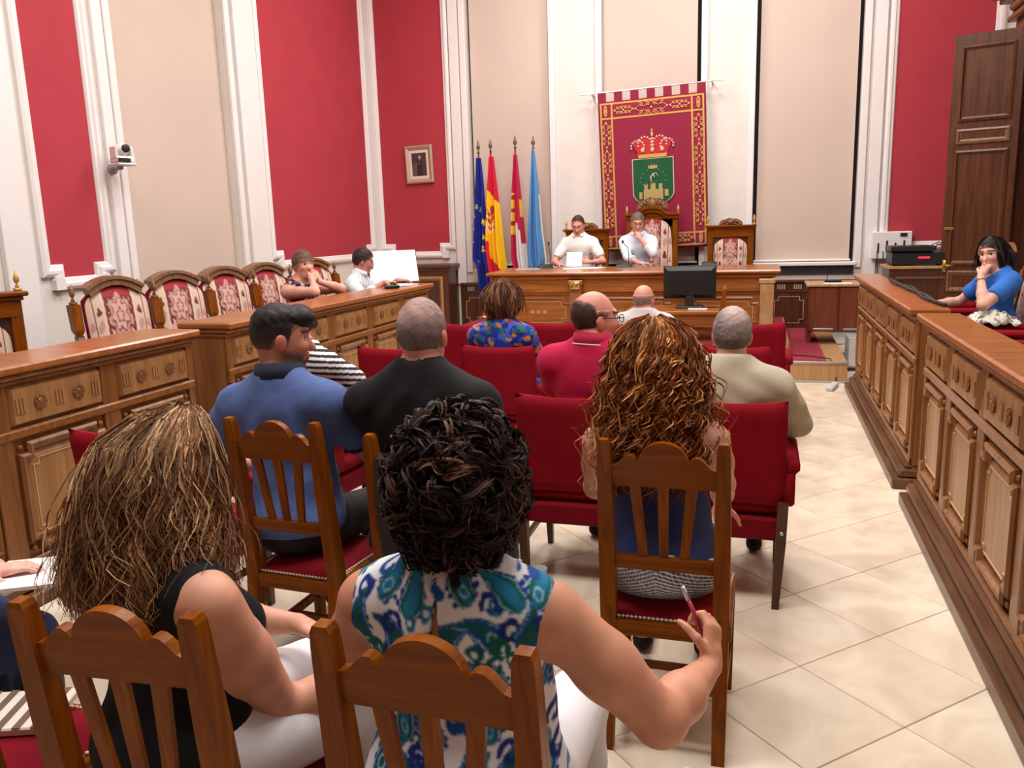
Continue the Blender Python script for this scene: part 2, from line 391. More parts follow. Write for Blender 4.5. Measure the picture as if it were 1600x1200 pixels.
# doorway in the right wall with its open leaf
def doorway():
    d = struct(thing('door_1', 'tall dark wooden door leaf standing open', 'door')); del d['category']
    b = MB()
    for y in (9.05, 10.45): b.box(RX - .16, RX + .02, y, y + .16, 0, 3.64, .01)
    obj('door_jamb', b, DARKW, d)
    b = MB()
    for k, (h, z0, z1) in enumerate(((.14, 3.6, 3.72), (.22, 3.72, 3.78), (.18, 3.78, 3.92), (.3, 3.92, 3.98), (.38, 3.98, 4.06), (.34, 4.06, 4.14))):
        b.box(RX - h - .05, RX, 8.9 - h * .6, 10.75 + h * .6, z0, z1, .012)
    obj('door_cornice', b, CARVED, d)
    b = MB()
    for q in range(26):
        y = 8.95 + q * .07; b.ball((RX - .25, y, 3.85), (.05, .028, .05), 6, 4)
    obj('cornice_carving', b, CARVED, d, True)
    b = MB(); b.box(RX + .02, RX + .04, 9.2, 10.45, 0, 3.6); obj('dark_passage', b, DARK, d)  # near-black sheet closing the opening, its colour stands in for the unlit room
    hinge = Vector((RX - .18, 10.40, 0)); free = Vector((1.98, 10.62, 0)); dv = (free - hinge); Lw = dv.length; ang = math.atan2(dv.y, dv.x)
    lf = MB(); lf.box(0, Lw, -.025, .025, .02, 3.58, .004)
    M = Matrix.Translation(hinge) @ Matrix.Rotation(ang, 4, 'Z')
    o = obj('door_leaf', lf.xf(M), DOORW, d)
    for (z0, z1) in ((.15, .72), (.78, 1.02), (1.08, 2.35), (2.42, 2.58), (2.66, 3.46)):
        f = frame_mb(rect(.08, Lw - .08, z0, z1), [(0, .025), (0, .04), (.02, .045), (.035, .03), (.05, .026)])
        f.map(lambda u, v, h: (u, h, v)); obj('leaf_panel', f.xf(M), DOORW if z1 - z0 > .3 else CARVED, o)
    h = MB(); h.box(Lw - .07, Lw - .03, .03, .05, 1.0, 1.14, .004); h.tube([(Lw - .05, .05, 1.08), (Lw - .05, .09, 1.08), (Lw - .16, .095, 1.08)], .009, 8); obj('door_handle', h.xf(M), BRASS, o, True)
    h = MB(); h.box(Lw - .12, Lw - .02, .028, .045, 1.48, 1.51, .003); obj('door_bolt', h.xf(M), BRASS, o)
doorway()
# dais and platforms
def dais():
    b = MB(); b.box(-3.9, .3, 9.15, BY - .0, 0, .36); o = struct(obj('trim_2', b, PALEW))
    c = MB(); c.box(-3.88, .28, 9.17, BY - .06, .36, .368); obj('carpet', c, CARPET, o)
    b = MB(); b.box(.3, .86, 8.82, BY - .05, .01, .215); o = struct(obj('trim_3', b, PALEW))
    c = MB(); c.box(.3, .66, 8.86, BY - .1, .215, .222); obj('carpet', c, CARPET, o)
    s = MB(); s.box(.3, .87, 8.805, 8.84, .195, .22, .003); s.box(.3, .87, 8.805, 8.82, .0, .02, .002); obj('steel_nosing', s, STEEL, o)
    for (x0, x1, y0, y1, nm) in ((LX, -3.62, -1.0, 9.0, 4), (1.32, RX, -1.0, 9.0, 5)):
        b = MB(); b.box(x0, x1, y0, y1, 0, .14); struct(obj('trim_%d' % nm, b, DARKW))
dais()
# ================================================================== BENCHES
def bench(label, x, y0, y1, n, facing, D=.12):
    """front along Y at plane x; facing=-1 looks to -X (right bench), +1 looks to +X (left bench)"""
    t = thing('council_bench', label, 'bench', (x, y0, 0), 0, 'long panelled benches along the aisle')
    Ln = y1 - y0
    P = lambda u, v, h: (facing * h, u, v)             # u along, v up, h outwards from the front plane
    def put(name, mb, m, par=t): return obj(name, mb.map(P), m, par)
    b = MB(); b.box(0, Ln, .1, 1.06, -D, 0); put('carcass', b, BENCH)
    b = MB(); b.box(-.02, Ln + .02, 0, .07, -D, .11, .008); b.box(-.01, Ln + .01, .07, .13, -D, .075, .015); b.box(0, Ln, .13, .16, -D, .04, .012); put('plinth', b, wood('plinth_wood', (72, 44, 26), (116, 76, 48), .4, .8, axis=1))
    b = MB(); b.box(-.03, Ln + .03, 1.085, 1.125, -D - .03, .075, .01); put('top', b, TABLEW)
    b = MB(); b.box(-.02, Ln + .02, 1.055, 1.085, -D, .05, .012); b.box(-.01, Ln + .01, 1.03, 1.055, -D, .025, .008); put('cornice', b, BENCHH)
    w = Ln / n
    for i in range(n + 1):
        c = i * w; a0 = max(0, c - .055); a1 = min(Ln, c + .055)
        b = MB(); b.box(a0, a1, .16, 1.03, 0, .018, .004); put('stile', b, BENCH)
    b = MB(); b.box(0, Ln, .775, .825, 0, .026, .01); b.box(0, Ln, .16, .20, 0, .022, .006); put('rail', b, BENCHH)
    for i in range(n):
        u0, u1 = i * w + .06, (i + 1) * w - .06; c = (u0 + u1) / 2; hw = (u1 - u0) / 2
        b = MB(); b.hexa([(u0, .835, 0), (u1, .835, 0), (u1, 1.02, 0), (u0, 1.02, 0)], [(u0 + .015, .85, .03), (u1 - .015, .85, .03), (u1 - .015, 1.005, .03), (u0 + .015, 1.005, .03)])
        dr = put('drawer_panel', b, BENCHP)
        for k in (-1, 1):
            b = MB(); cc = c + k * hw * .42
            b.lathe([(.03, 0), (.036, .008), (.03, .016), (.022, .012), (.016, .022), (.008, .024)], 10)
            for q in range(8):
                an = q * math.pi / 4; b.ball((.027 * math.cos(an), .027 * math.sin(an), .014), (.012, .012, .008), 6, 4)
            b.map(lambda X, Y, Z: (cc + X, .93 + Y, .028 + Z * .6)); put('rosette', b, BENCH, dr)
        for uu in (u0 + .05, c, u1 - .05):
            b = MB()
            for q in range(3): b.box(uu - .026 + q * .019, uu - .013 + q * .019, .895, .965, .026, .036)
            put('fluted_block', b, BENCHP, dr)
        b = MB(); b.hexa([(u0 + .05, .27, .0), (u1 - .05, .27, .0), (u1 - .05, .70, .0), (u0 + .05, .70, .0)], [(u0 + .075, .295, .012), (u1 - .075, .295, .012), (u1 - .075, .675, .012), (u0 + .075, .675, .012)])
        dp = put('door_panel', b, BENCHP)
        pol = notched(u0 + .012, u1 - .012, .225, .755, .05, .05)
        b = frame_mb(pol, [(0, 0), (0, .022), (.012, .034), (.026, .03), (.034, .014), (.045, .01), (.045, 0)]); put('panel_moulding', b, BENCH, dp)
        b = frame_mb(notched(u0 + .085, u1 - .085, .30, .67, .03, .03), [(0, .012), (0, .016), (.006, .016), (.006, .012)]); put('inlay_line', b, MATS['inlay'], dp)
        for uu in (u0 + .03, u1 - .03):
            for vv in (.735, .245): b = MB(); b.ball((uu, vv, .012), (.014, .014, .012), 8, 5); put('corner_boss', b, BENCH, dp)
    # the far side, towards the seats: a plain modesty board
    return t
bench('long panelled bench ending beside the open dark door', .92, 5.36, 8.5, 5, -1)
bench('long panelled bench along the aisle, lamplit top without cables', .92, 1.2, 5.06, 6, -1)
bench('panelled bench with the white lectern board at its end', -3.28, 4.44, 7.8, 5, 1, .30)
bench('panelled bench in front of the carved square-topped throne chair', -3.28, 1.42, 4.1, 4, 1, .30)
# ================================================================== WOODEN AUDIENCE CHAIRS
def crest_profile():
    h = [(.155, .958), (.148, .958), (.138, .962), (.128, .972), (.118, .984), (.106, .993), (.094, .994), (.084, .988), (.076, .976)]
    h += [(.076 * math.cos(a), .966 + .072 * math.sin(a)) for a in np.linspace(.16, math.pi / 2, 9)]
    return h + [(-x, z) for x, z in h[::-1][1:]]
def make_wood_chair():
    t = thing('wooden_chair', '', 'chair', group='wooden slat-back chairs in the audience')
    yz = lambda z: -.20 - (.07 * (z - .45) / .6 if z > .45 else .05 * (.45 - z) / .45)
    for s in (-1, 1):
        b = MB(); zz = [0, .43, .47, .8, 1.0, 1.03, 1.042]; ww = [.040, .048, .05, .047, .040, .036, .026]; dd = [.042, .05, .052, .045, .036, .034, .03]
        for k in range(len(zz) - 1):
            b.bar((s * .175, yz(zz[k]), zz[k]), (s * .175, yz(zz[k + 1]), zz[k + 1]), ww[k], dd[k], ww[k + 1], dd[k + 1])
        obj('back_post', b, CHAIRW, t)
    pr = crest_profile(); poly = [(-.155, .895)] + [(.155, .895)] + pr
    b = MB(); b.prism(poly, 'y', -.013, .013); b.map(lambda x, y, z: (x, y + yz(z) + .004 + .018 * (1 - (x / .155) ** 2) * 0, z)); obj('crest_rail', b, CHAIRH, t)
    b = MB(); b.box(-.155, .155, -.012, .012, .615, .66, .003); b.map(lambda x, y, z: (x, y + yz(z), z)); obj('lower_rail', b, CHAIRH, t)
    for k in (-1, 0, 1):
        b = MB(); b.bar((k * .062, yz(.655), .655), (k * .085, yz(.9), .9), .027, .012, .034, .012); obj('slat', b, CHAIRW, t)
    b = MB(); b.box(-.16, .16, -.225, -.19, .385, .435, .003); b.box(-.19, .19, .19, .225, .385, .44, .003)
    for s in (-1, 1): b.box(s * .19 - .015, s * .19 + .015, -.2, .2, .385, .44, .003)
    obj('seat_frame', b, CHAIRH, t)
    nu, nv = 12, 12; vs = []; fs = []
    for i in range(nu + 1):
        for j in range(nv + 1):
            u, v = i / nu * 2 - 1, j / nv * 2 - 1; hw = .168 + .03 * (v + 1) / 2
            vs.append((u * hw, v * .2, .44 + .035 * (1 - abs(u) ** 4) * (1 - abs(v) ** 4)))
    for i in range(nu):
        for j in range(nv): a = i * (nv + 1) + j; fs.append((a, a + nv + 1, a + nv + 2, a + 1))
    b = MB(); b.add(vs, fs); se = obj('seat', b, VELVETD, t, True)
    b = MB()
    def beads(p0, p1, n):
        for q in range(n):
            p = Vector(p0).lerp(Vector(p1), (q + .5) / n); b.ball(p, (.0065, .0055, .005), 6, 4)
    beads((-.165, -.205, .442), (.165, -.205, .442), 24); beads((-.196, .205, .442), (.196, .205, .442), 26)
    for s in (-1, 1): beads((s * .168, -.2, .445), (s * .198, .2, .445), 26)
    obj('braid_trim', b, BRAID, se, True)
    for s in (-1, 1):
        b = MB(); b.bar((s * .185, .195, 0), (s * .185, .205, .4), .032, .032, .042, .042); obj('front_leg', b, CHAIRW, t)
        b = MB(); b.bar((s * .178, -.235, .16), (s * .184, .2, .16), .02, .03); b.v = b.v[-8:]
        b = MB(); b.hexa([(s * .18 - .011, -.23, .15), (s * .18 + .011, -.23, .15), (s * .186 + .011, .2, .15), (s * .186 - .011, .2, .15)], [(s * .18 - .011, -.23, .18), (s * .18 + .011, -.23, .18), (s * .186 + .011, .2, .18), (s * .186 - .011, .2, .18)])
        obj('side_stretcher', b, CHAIRW, t)
    b = MB(); b.box(-.18, .18, -.01, .012, .155, .177); obj('cross_stretcher', b, CHAIRH, t)
    b = MB(); b.box(-.17, .17, -.245, -.225, .22, .25, .002); obj('rear_stretcher', b, CHAIRH, t)
    return t
WC = make_wood_chair(); GW = 'wooden slat-back chairs in the audience'
wspots = [((-1.11, 1.34), .06, 'wooden slat-back chair under the woman with wavy blonde hair'),
          ((-.50, 1.375), -.02, 'wooden slat-back chair under the woman in the paisley top'),
          ((-1.60, 2.67), -.06, 'wooden slat-back chair under the man in the blue polo shirt'),
          ((-1.02, 2.56), .06, 'wooden slat-back chair with a dark strap over it, under the man in black'),
          ((-.265, 2.63), .0, 'wooden slat-back chair under the woman with long ginger curls'),
          ((-1.73, 1.36), .05, 'empty wooden chair with a magazine on its red seat'),
          ((-2.30, 1.36), .05, 'wooden chair under the person holding white papers in blue jeans'),
          ((-.60, 8.14), math.pi / 2 + .05, 'wooden slat-back chair standing sideways before the monitor table')]
for k, (p, rz, lb) in enumerate(wspots):
    if k == 0: WC.location = (p[0], p[1], 0); WC.rotation_euler = (0, 0, rz); WC['label'] = lb
    else: dup(WC, (p[0], p[1], 0), rz, lb, GW)
# ================================================================== RED VELVET ARMCHAIRS
def make_red_chair():
    t = thing('red_armchair', '', 'chair')
    # back: upholstered slab, top edge dips in the middle, slightly curved
    nu, nv, th = 14, 10, .055; vs = []; fs = []
    for side in (0, 1):
        for i in range(nu + 1):
            for j in range(nv + 1):
                u, v = i / nu * 2 - 1, j / nv
                top = .905 + .022 * u * u; z = .46 + v * (top - .46); y = -.27 - .05 * v + .02 * (1 - u * u)
                rd = .018 * (max(0, abs(u) - .9) / .1) ** 2 + .016 * (max(0, v - .9) / .1) ** 2
                vs.append((u * .252, y + (rd if side == 0 else th - rd), z))
    n1 = (nu + 1) * (nv + 1); A = lambda s, i, j: s * n1 + i * (nv + 1) + j
    for i in range(nu):
        for j in range(nv): fs += [(A(0, i, j), A(0, i + 1, j), A(0, i + 1, j + 1), A(0, i, j + 1)), (A(1, i, j), A(1, i, j + 1), A(1, i + 1, j + 1), A(1, i + 1, j))]
    for i in range(nu): fs += [(A(0, i, nv), A(0, i + 1, nv), A(1, i + 1, nv), A(1, i, nv)), (A(0, i, 0), A(1, i, 0), A(1, i + 1, 0), A(0, i + 1, 0))]
    for j in range(nv): fs += [(A(0, 0, j), A(0, 0, j + 1), A(1, 0, j + 1), A(1, 0, j)), (A(0, nu, j), A(1, nu, j), A(1, nu, j + 1), A(0, nu, j + 1))]
    b = MB(); b.add(vs, fs); obj('backrest', b, VELVET, t, True)
    b = MB(); b.box(-.245, .245, -.26, .25, .30, .40, .012); obj('seat_rail', b, VELVETD, t)
    b = MB(); b.box(-.235, .235, -.24, .26, .40, .475, .03); obj('seat_cushion', b, VELVET, t, True)
    for s in (-1, 1):
        b = MB(); b.box(s * .275 - .035, s * .275 + .035, -.27, .2, .60, .665, .02); b.box(s * .27 - .022, s * .27 + .022, -.27, -.10, .46, .62, .012); obj('arm_pad', b, VELVET, t, True)
        b = MB(); b.bar((s * .265, .17, .36), (s * .275, .13, .61), .03, .04); obj('arm_post', b, LEGW, t)
        b = MB(); b.bar((s * .225, -.285, 0), (s * .24, -.26, .30), .03, .036, .044, .046); b.bar((s * .24, -.26, .30), (s * .245, -.275, .48), .044, .04); l = obj('leg', b, LEGW, t)
        b = MB(); b.lathe([(.009, 0), (.009, .004), (.004, .007)], 10); b.map(lambda x, y, z: (s * .242 + x, -.288 - z, .345 + y)); obj('bolt_cap', b, STEEL, l, True)
        b = MB(); b.bar((s * .235, .235, 0), (s * .24, .225, .31), .028, .028, .042, .042); obj('leg', b, LEGW, t)
        b = MB(); b.box(s * .232 - .01, s * .232 + .01, -.27, .23, .205, .23); obj('stretcher', b, LEGW, t)
    b = MB(); b.box(-.235, .235, -.02, .0, .207, .228); obj('stretcher', b, LEGW, t)
    return t
RC = make_red_chair(); GR = 'red velvet armchairs in the audience'; RC['group'] = GR
rspots = [((-.13, 3.80), 0, 'red velvet armchair under the grey-haired man in the beige shirt'),
          ((-.81, 3.80), 0, 'red velvet armchair under the balding man in the crimson polo'),
          ((-1.45, 3.78), 0, 'empty red velvet armchair between the striped-shirt person and the crimson polo man'),
          ((-2.32, 3.80), -.1, 'red velvet armchair under the person in the black-and-white striped shirt'),
          ((-2.38, 2.82), -.1, 'empty red velvet armchair between the panelled bench and the blue polo man'),
          ((-2.29, 5.12), 0, 'empty red velvet armchair beside the panelled bench, one seat from the brown-haired woman'),
          ((-1.62, 5.26), 0, 'red velvet armchair under the short-haired woman in the blue floral dress'),
          ((-.92, 5.3), 0, 'empty red velvet armchair right behind the bald man with grey fringe in the first row'),
          ((-.18, 5.36), 0, 'empty red velvet armchair directly in front of the man in the beige shirt'),
          ((-2.25, 6.42), 0, 'empty first-row red velvet armchair in front of the dark wainscot'),
          ((-1.55, 6.52), 0, 'empty first-row red velvet armchair facing the inlaid desk panel with three squares'),
          ((-.86, 6.48), 0, 'first-row red velvet armchair under the nearly bald man'),
          ((-.07, 6.55), 0, 'empty first-row red velvet armchair nearest the wooden dais step')]
for k, (p, rz, lb) in enumerate(rspots):
    if k == 0: RC.location = (p[0], p[1], 0); RC.rotation_euler = (0, 0, rz); RC['label'] = lb
    else: dup(RC, (p[0], p[1], 0), rz, lb, GR)
# ================================================================== COUNCIL CHAIRS (damask)
def damask(u, v):
    """u -1..1, v 0..1 (top 1)"""
    n = len(u); C = np.zeros((n, 3)); au = np.abs(u)
    def fill(mask, c): C[mask] = c
    fill(np.ones(n, bool), (214, 188, 168))
    fill((au < .46) & (v < .97), (118, 52, 52)); fill((au < .46) & (np.sin(u * 40) * np.sin(v * 70) > .35), (176, 122, 112))
    fill((au < .5) & (v > .90) & (au < .40), (164, 56, 64))
    st = (au > .44) & (au < .50); fill(st, (222, 200, 180)); fill((au > .76) & (au < .80), (120, 44, 46))
    def flower(cx, cy, r, k, c, ph=0, amp=.2, sy=1.25):
        dx = (u - cx); dy = (v - cy) * 2 / sy; rr = np.hypot(dx, dy); th = np.arctan2(dx, dy)
        fill(rr < r * (1 + amp * np.cos(k * th + ph)), c)
    pk, pk2, cr = (196, 152, 140), (212, 172, 158), (222, 200, 182)
    for cy in (.70, .02):
        flower(0, cy, .34, 7, pk, 0, .16); flower(0, cy, .27, 7, (150, 82, 80), .4, .12); flower(0, cy + .01, .23, 7, pk2, .5); flower(0, cy, .12, 5, (160, 92, 88)); flower(0, cy, .08, 5, pk2)
    for s in (-1, 1):
        flower(s * .30, .46, .13, 5, pk2); flower(s * .22, .33, .14, 4, pk); flower(s * .34, .20, .11, 5, pk2); flower(s * .16, .50, .07, 3, pk)
        flower(s * .63, .78, .07, 3, (130, 52, 52)); flower(s * .63, .62, .10, 2, (190, 150, 138), 1.5); flower(s * .63, .42, .09, 3, (112, 40, 44)); flower(s * .63, .28, .12, 6, (200, 160, 148)); flower(s * .63, .1, .08, 3, (130, 52, 52))
        flower(s * .88, .66, .08, 3, (190, 140, 130)); flower(s * .88, .36, .08, 3, (190, 140, 130))
    flower(0, .36, .20, 6, pk2, .3); flower(0, .36, .11, 5, (140, 52, 54)); flower(0, .36, .06, 5, cr)
    return C
def damask_mesh(name, hw, z0, z1, arch, y0, lean, bulge=.035):
    nu, nv = 64, 80
    def pos(u, v):
        U = u * 2 - 1; top = z1 - arch * np.abs(U) ** 2.4; z = z0 + v * (top - z0)
        y = y0 - lean * (z - z0) + bulge * (1 - U ** 4) * (1 - (2 * v - 1) ** 6)
        return (U * hw * (1 - .06 * (1 - v)), y, z)
    return grid_mesh(name, nu, nv, pos, lambda u, v: damask(u * 2 - 1, v))
def finial(x, y, z, s=1.0):
    b = MB(); b.box(x - .022 * s, x + .022 * s, y - .022 * s, y + .022 * s, z, z + .02 * s, .003)
    b.lathe([(.012 * s, .02 * s), (.016 * s, .03 * s), (.006 * s, .045 * s), (.018 * s, .065 * s), (.02 * s, .085 * s), (.012 * s, .105 * s), (.004 * s, .14 * s)], 8, (x, y, z)); return b
def arms_seat(t, w=.24, z=.0):
    b = MB(); b.box(-w + .02, w - .02, -.24, .27, .34, .42, .008); obj('seat_rail', b, DARKW, t)
    b = MB(); b.box(-w + .03, w - .03, -.22, .27, .42, .49, .028); obj('seat_cushion', b, VELVET, t, True)
    for s in (-1, 1):
        b = MB(); b.box(s * (w + .02) - .045, s * (w + .02) + .045, -.24, .24, .66, .715, .02); obj('arm_pad', b, VELVET, t, True)
        b = MB(); b.box(s * (w + .02) - .03, s * (w + .02) + .03, -.24, .25, .62, .66, .008); b.bar((s * w, .18, .40), (s * (w + .02), .16, .63), .045, .05)
        obj('arm_support', b, DARKW, t)
        b = MB(); b.bar((s * (w - .02), .23, 0), (s * (w - .02), .23, .35), .04, .04, .05, .05); obj('leg', b, DARKW, t)
        b = MB(); b.bar((s * (w - .02), -.25, 0), (s * (w - .02), -.24, .5), .04, .04, .05, .05); obj('leg', b, DARKW, t)
    b = MB(); b.box(-w + .03, w - .03, -.01, .02, .12, .16); obj('stretcher', b, DARKW, t)
def make_arch_chair():
    t = thing('council_armchair', '', 'chair'); arms_seat(t)
    me = damask_mesh('backrest', .235, .50, 1.19, .10, -.215, .16); link('backrest', me, VCOL, t, True)
    b = MB(); n = 14
    top = [(x, 1.20 - .10 * abs(x / .235) ** 2.4) for x in np.linspace(-.235, .235, n)]
    poly = [(-.235, .48), (.235, .48)] + top[::-1]
    b.prism(poly, 'y', -.035, .0); b.map(lambda x, y, z: (x, y - .212 - .16 * (z - .5), z)); obj('back_frame', b, VELVETD, t)
    arc = [(x, 1.255 - .075 * (x / .2) ** 2) for x in np.linspace(-.2, .2, n)]
    b = MB(); b.prism([(x, z) for x, z in arc] + [(x * .9, z - .055) for x, z in arc[::-1]], 'y', -.06, .035); b.prism([(x * 1.06, z + .012) for x, z in arc] + [(x, z - .012) for x, z in arc[::-1]], 'y', -.075, .05)
    b.map(lambda x, y, z: (x, y - .215 - .16 * (z - .5), z)); obj('crest_rail', b, CARVED, t)
    for s in (-1, 1):
        yy = lambda z: -.225 - .16 * (z - .5)
        b = MB(); b.bar((s * .285, yy(.5), .5), (s * .295, yy(.86), .86), .05, .05, .05, .05); p = obj('fluted_post', b, LEGW, t)
        b = MB()
        for q in (-1, 0, 1): b.bar((s * .285 + q * .014, yy(.52) + .026, .52), (s * .295 + q * .014, yy(.85) + .026, .85), .007, .008)
        obj('flute', b, mat('pale_flute', (190, 176, 160), .5), p)
        b = MB(); b.bar((s * .295, yy(.86), .86), (s * .295, yy(.9), .9), .035, .035, .07, .06); b.bar((s * .295, yy(.9), .9), (s * .295, yy(1.08), 1.08), .07, .06, .075, .065); obj('post_block', b, CHAIRW, t)
        obj('finial', finial(s * .295, yy(1.08), 1.08), CARVED, t, True)
    return t
def make_throne(h, arched, hw=.29):
    t = thing('throne_chair', '', 'chair'); arms_seat(t)
    me = damask_mesh('backrest', hw - (.06 if arched else .075), .50, h - (-.05 if arched else .09), .10, -.2, .04); link('backrest', me, VCOL, t, True)
    b = MB(); b.box(-hw + .05, hw - .05, -.26, -.215, .45, h, .004); obj('back_board', b, DARKW, t)
    for s in (-1, 1):
        b = MB(); b.box(s * (hw - .035) - .035, s * (hw - .035) + .035, -.27, -.195, .4, h, .005); obj('post', b, CHAIRW, t)
        obj('finial', finial(s * (hw + .0), -.235, h + .055, .9), GOLD, t, True)
    if not arched:
        b = MB(); b.box(-hw + .03, hw - .03, -.27, -.19, h - .10, h - .0, .004); obj('frieze', b, CHAIRH, t)
        b = MB(); b.box(-hw - .01, hw + .01, -.28, -.175, h, h + .025, .006); b.box(-hw - .035, hw + .035, -.29, -.155, h + .025, h + .055, .008); obj('cornice', b, CHAIRH, t)
        cz, rx, rz = h + .055, .15, .085
    else:
        n = 21; xs = np.linspace(-hw - .01, hw + .01, n); f = lambda x: h + .0 + .085 * math.exp(-(x / .15) ** 4)
        for (y0, y1, dz, tk) in ((-.275, -.18, 0, .05), (-.29, -.155, .05, .03)):
            b = MB(); b.prism([(x * (1 + dz), f(x) + dz) for x in xs] + [(x * (1 + dz), f(x) + dz + tk) for x in xs[::-1]], 'y', y0, y1); obj('arched_cornice', b, CHAIRH, t)
        b = MB(); b.prism([(x, f(x)) for x in xs] + [(hw - .05, h - .1), (-hw + .05, h - .1)], 'y', -.265, -.215); obj('tympanum', b, CHAIRH, t)
        cz, rx, rz = h + .13, .21, .15
    b = MB(); n = 25
    arc = [(rx * math.cos(a), cz + rz * (math.sin(a) ** .8) * (1 + .06 * math.cos(9 * a))) for a in np.linspace(0, math.pi, n)]
    b.prism(arc, 'y', -.25, -.205); cr = obj('carved_crest', b, CARVED, t)
    b = MB()
    for q in range(9):
        a = math.pi * (q + .5) / 9; b.ball((rx * .78 * math.cos(a), -.205, cz + rz * .72 * math.sin(a)), (rx * .13, .018, rz * .2), 8, 5)
    b.ball((0, -.205, cz + rz * .45), (rx * .3, .03, rz * .4), 10, 6)
    for s in (-1, 1): b.tube([(s * rx * (.35 + .15 * math.cos(q * .6)), -.2, cz + rz * (.32 + .2 * math.sin(q * .6))) for q in range(10)], .008, 6)
    obj('crest_carving', b, CARVED, cr, True)
    return t
PZ = .14
AC = make_arch_chair(); GA = 'damask council armchairs behind the benches'; AC['group'] = GA
aspots = [((-4.22, 4.77), -1.98, 'damask council armchair next to the square-topped throne chair'),
          ((-4.22, 5.42), -1.98, 'empty damask council armchair, second from the square-topped throne chair'),
          ((-4.22, 6.06), -1.98, 'empty damask council armchair beside the woman in the floral top'),
          ((-4.22, 6.70), -1.95, 'damask council armchair under the woman in the floral top'),
          ((-4.22, 7.60), -1.92, 'damask council armchair under the man in the striped shirt at the bench end'),
          ((1.68, 7.10), math.pi / 2, 'damask council armchair under the woman in the blue blouse'),
          ((1.68, 8.22), math.pi / 2, 'empty damask council armchair between the blue blouse woman and the open door'),
          ((1.68, 6.20), math.pi / 2, 'empty damask council armchair on the far side of the white scarf from the woman')]
for k, (p, rz, lb) in enumerate(aspots):
    if k == 0: AC.location = (p[0], p[1], PZ); AC.rotation_euler = (0, 0, rz); AC['label'] = lb
    else: dup(AC, (p[0], p[1], PZ), rz, lb, GA)
T1 = make_throne(1.18, False); T1.location = (-4.26, 3.58, PZ); T1.rotation_euler = (0, 0, -2.0); T1['label'] = 'square-topped carved throne chair at the end of the damask row'; T1['group'] = 'square-topped throne chairs'
dup(T1, (-2.30, 10.98, .365), math.pi, 'square-topped carved throne chair behind the man in the white polo', 'square-topped throne chairs')
dup(T1, (-.40, 10.98, .365), math.pi, 'empty square-topped carved throne chair on the dais', 'square-topped throne chairs')
T2 = make_throne(1.34, True, .34); T2.location = (-1.42, 11.02, .365); T2.rotation_euler = (0, 0, math.pi); T2['label'] = 'tall throne chair with arched carved crest under the red tapestry'
# ================================================================== DAIS TABLE
def dais_table():
    X0, X1, Y0, Y1, Z = -3.12, .2, 9.28, 10.3, .368
    t = thing('dais_table', 'long carved wooden table on the dais with inlaid front panels', 'table', (0, 0, Z))
    b = MB(); b.box(X0, X1, Y0 - .06, Y1, .725, .765, .014); obj('table_top', b, TABLEW, t)
    b = MB(); b.box(X0 + .04, X1 - .04, Y0 - .02, Y1 - .03, .68, .725, .015); b.box(X0 + .08, X1 - .08, Y0 + .02, Y1 - .05, .53, .68, .004); obj('frieze', b, TABLEW, t)
    b = MB(); b.box(X0 + .12, X1 - .12, Y0 + .06, Y0 + .1, .06, .53); b.box(X0 + .1, X1 - .1, Y0 + .03, Y1 - .1, 0, .07, .008); b.box(X0 + .1, X1 - .1, Y0 + .04, Y0 + .1, .50, .53, .006); obj('front_board', b, TABLEW, t)
    P = lambda u, v, h: (u, Y0 + .06 - h, v)
    segs = [(X0 + .22, X0 + 1.0), (X0 + 1.16, X1 - 1.16), (X1 - 1.0, X1 - .22)]
    for (a, c) in segs:
        f = frame_mb(notched(a, c, .12, .47, .06, .06), [(0, 0), (0, .014), (.015, .02), (.028, .008), (.028, 0)]); pn = obj('front_panel_moulding', f.map(P), TABLEW, t)
        f = frame_mb(notched(a + .06, c - .06, .17, .42, .05, .05), [(0, .0), (0, .006), (.006, .006), (.006, .0)]); obj('inlay_line', f.map(P), MATS['inlay'], pn)
        for q in (-1, 0, 1):
            b = MB(); b.box((a + c) / 2 + q * .075 - .022, (a + c) / 2 + q * .075 + .022, .275, .319, 0, .005); obj('inlay_square', b.map(P), PALEW, pn)
    def console(u, m):
        pf = [(.0, .66), (.10, .66), (.125, .60), (.12, .52), (.085, .40), (.05, .28), (.04, .15), (.055, .06), (.08, .0), (.0, .0)]
        b = MB(); b.prism(pf, 'x', u - .07, u + .07); b.map(lambda x, h, v: (x, Y0 + .07 - h, v)); o = obj('console_leg', b, m, t)
        b = MB(); b.box(u - .085, u + .085, Y0 - .07, Y0 + .02, .62, .67, .006); obj('console_cap', b, m, o)
        return o
    for u in (X0 + .14, X0 + 1.08, X1 - 1.08, X1 - .14):
        o = console(u, PALEW if u > X1 - .3 else TABLEW)
        if u in (X0 + 1.08, X1 - 1.08):
            b = MB(); b.box(u - .06, u + .06, Y0 - .085, Y0 - .07, .57, .66, .004)
            for q in range(7): b.ball((u - .045 + q * .015, Y0 - .09, .615 + .02 * math.sin(q * 1.7)), .012, 6, 4)
            obj('gilt_carving', b, BRASS, o, True)
    return t
dais_table()
TT = .368 + .765
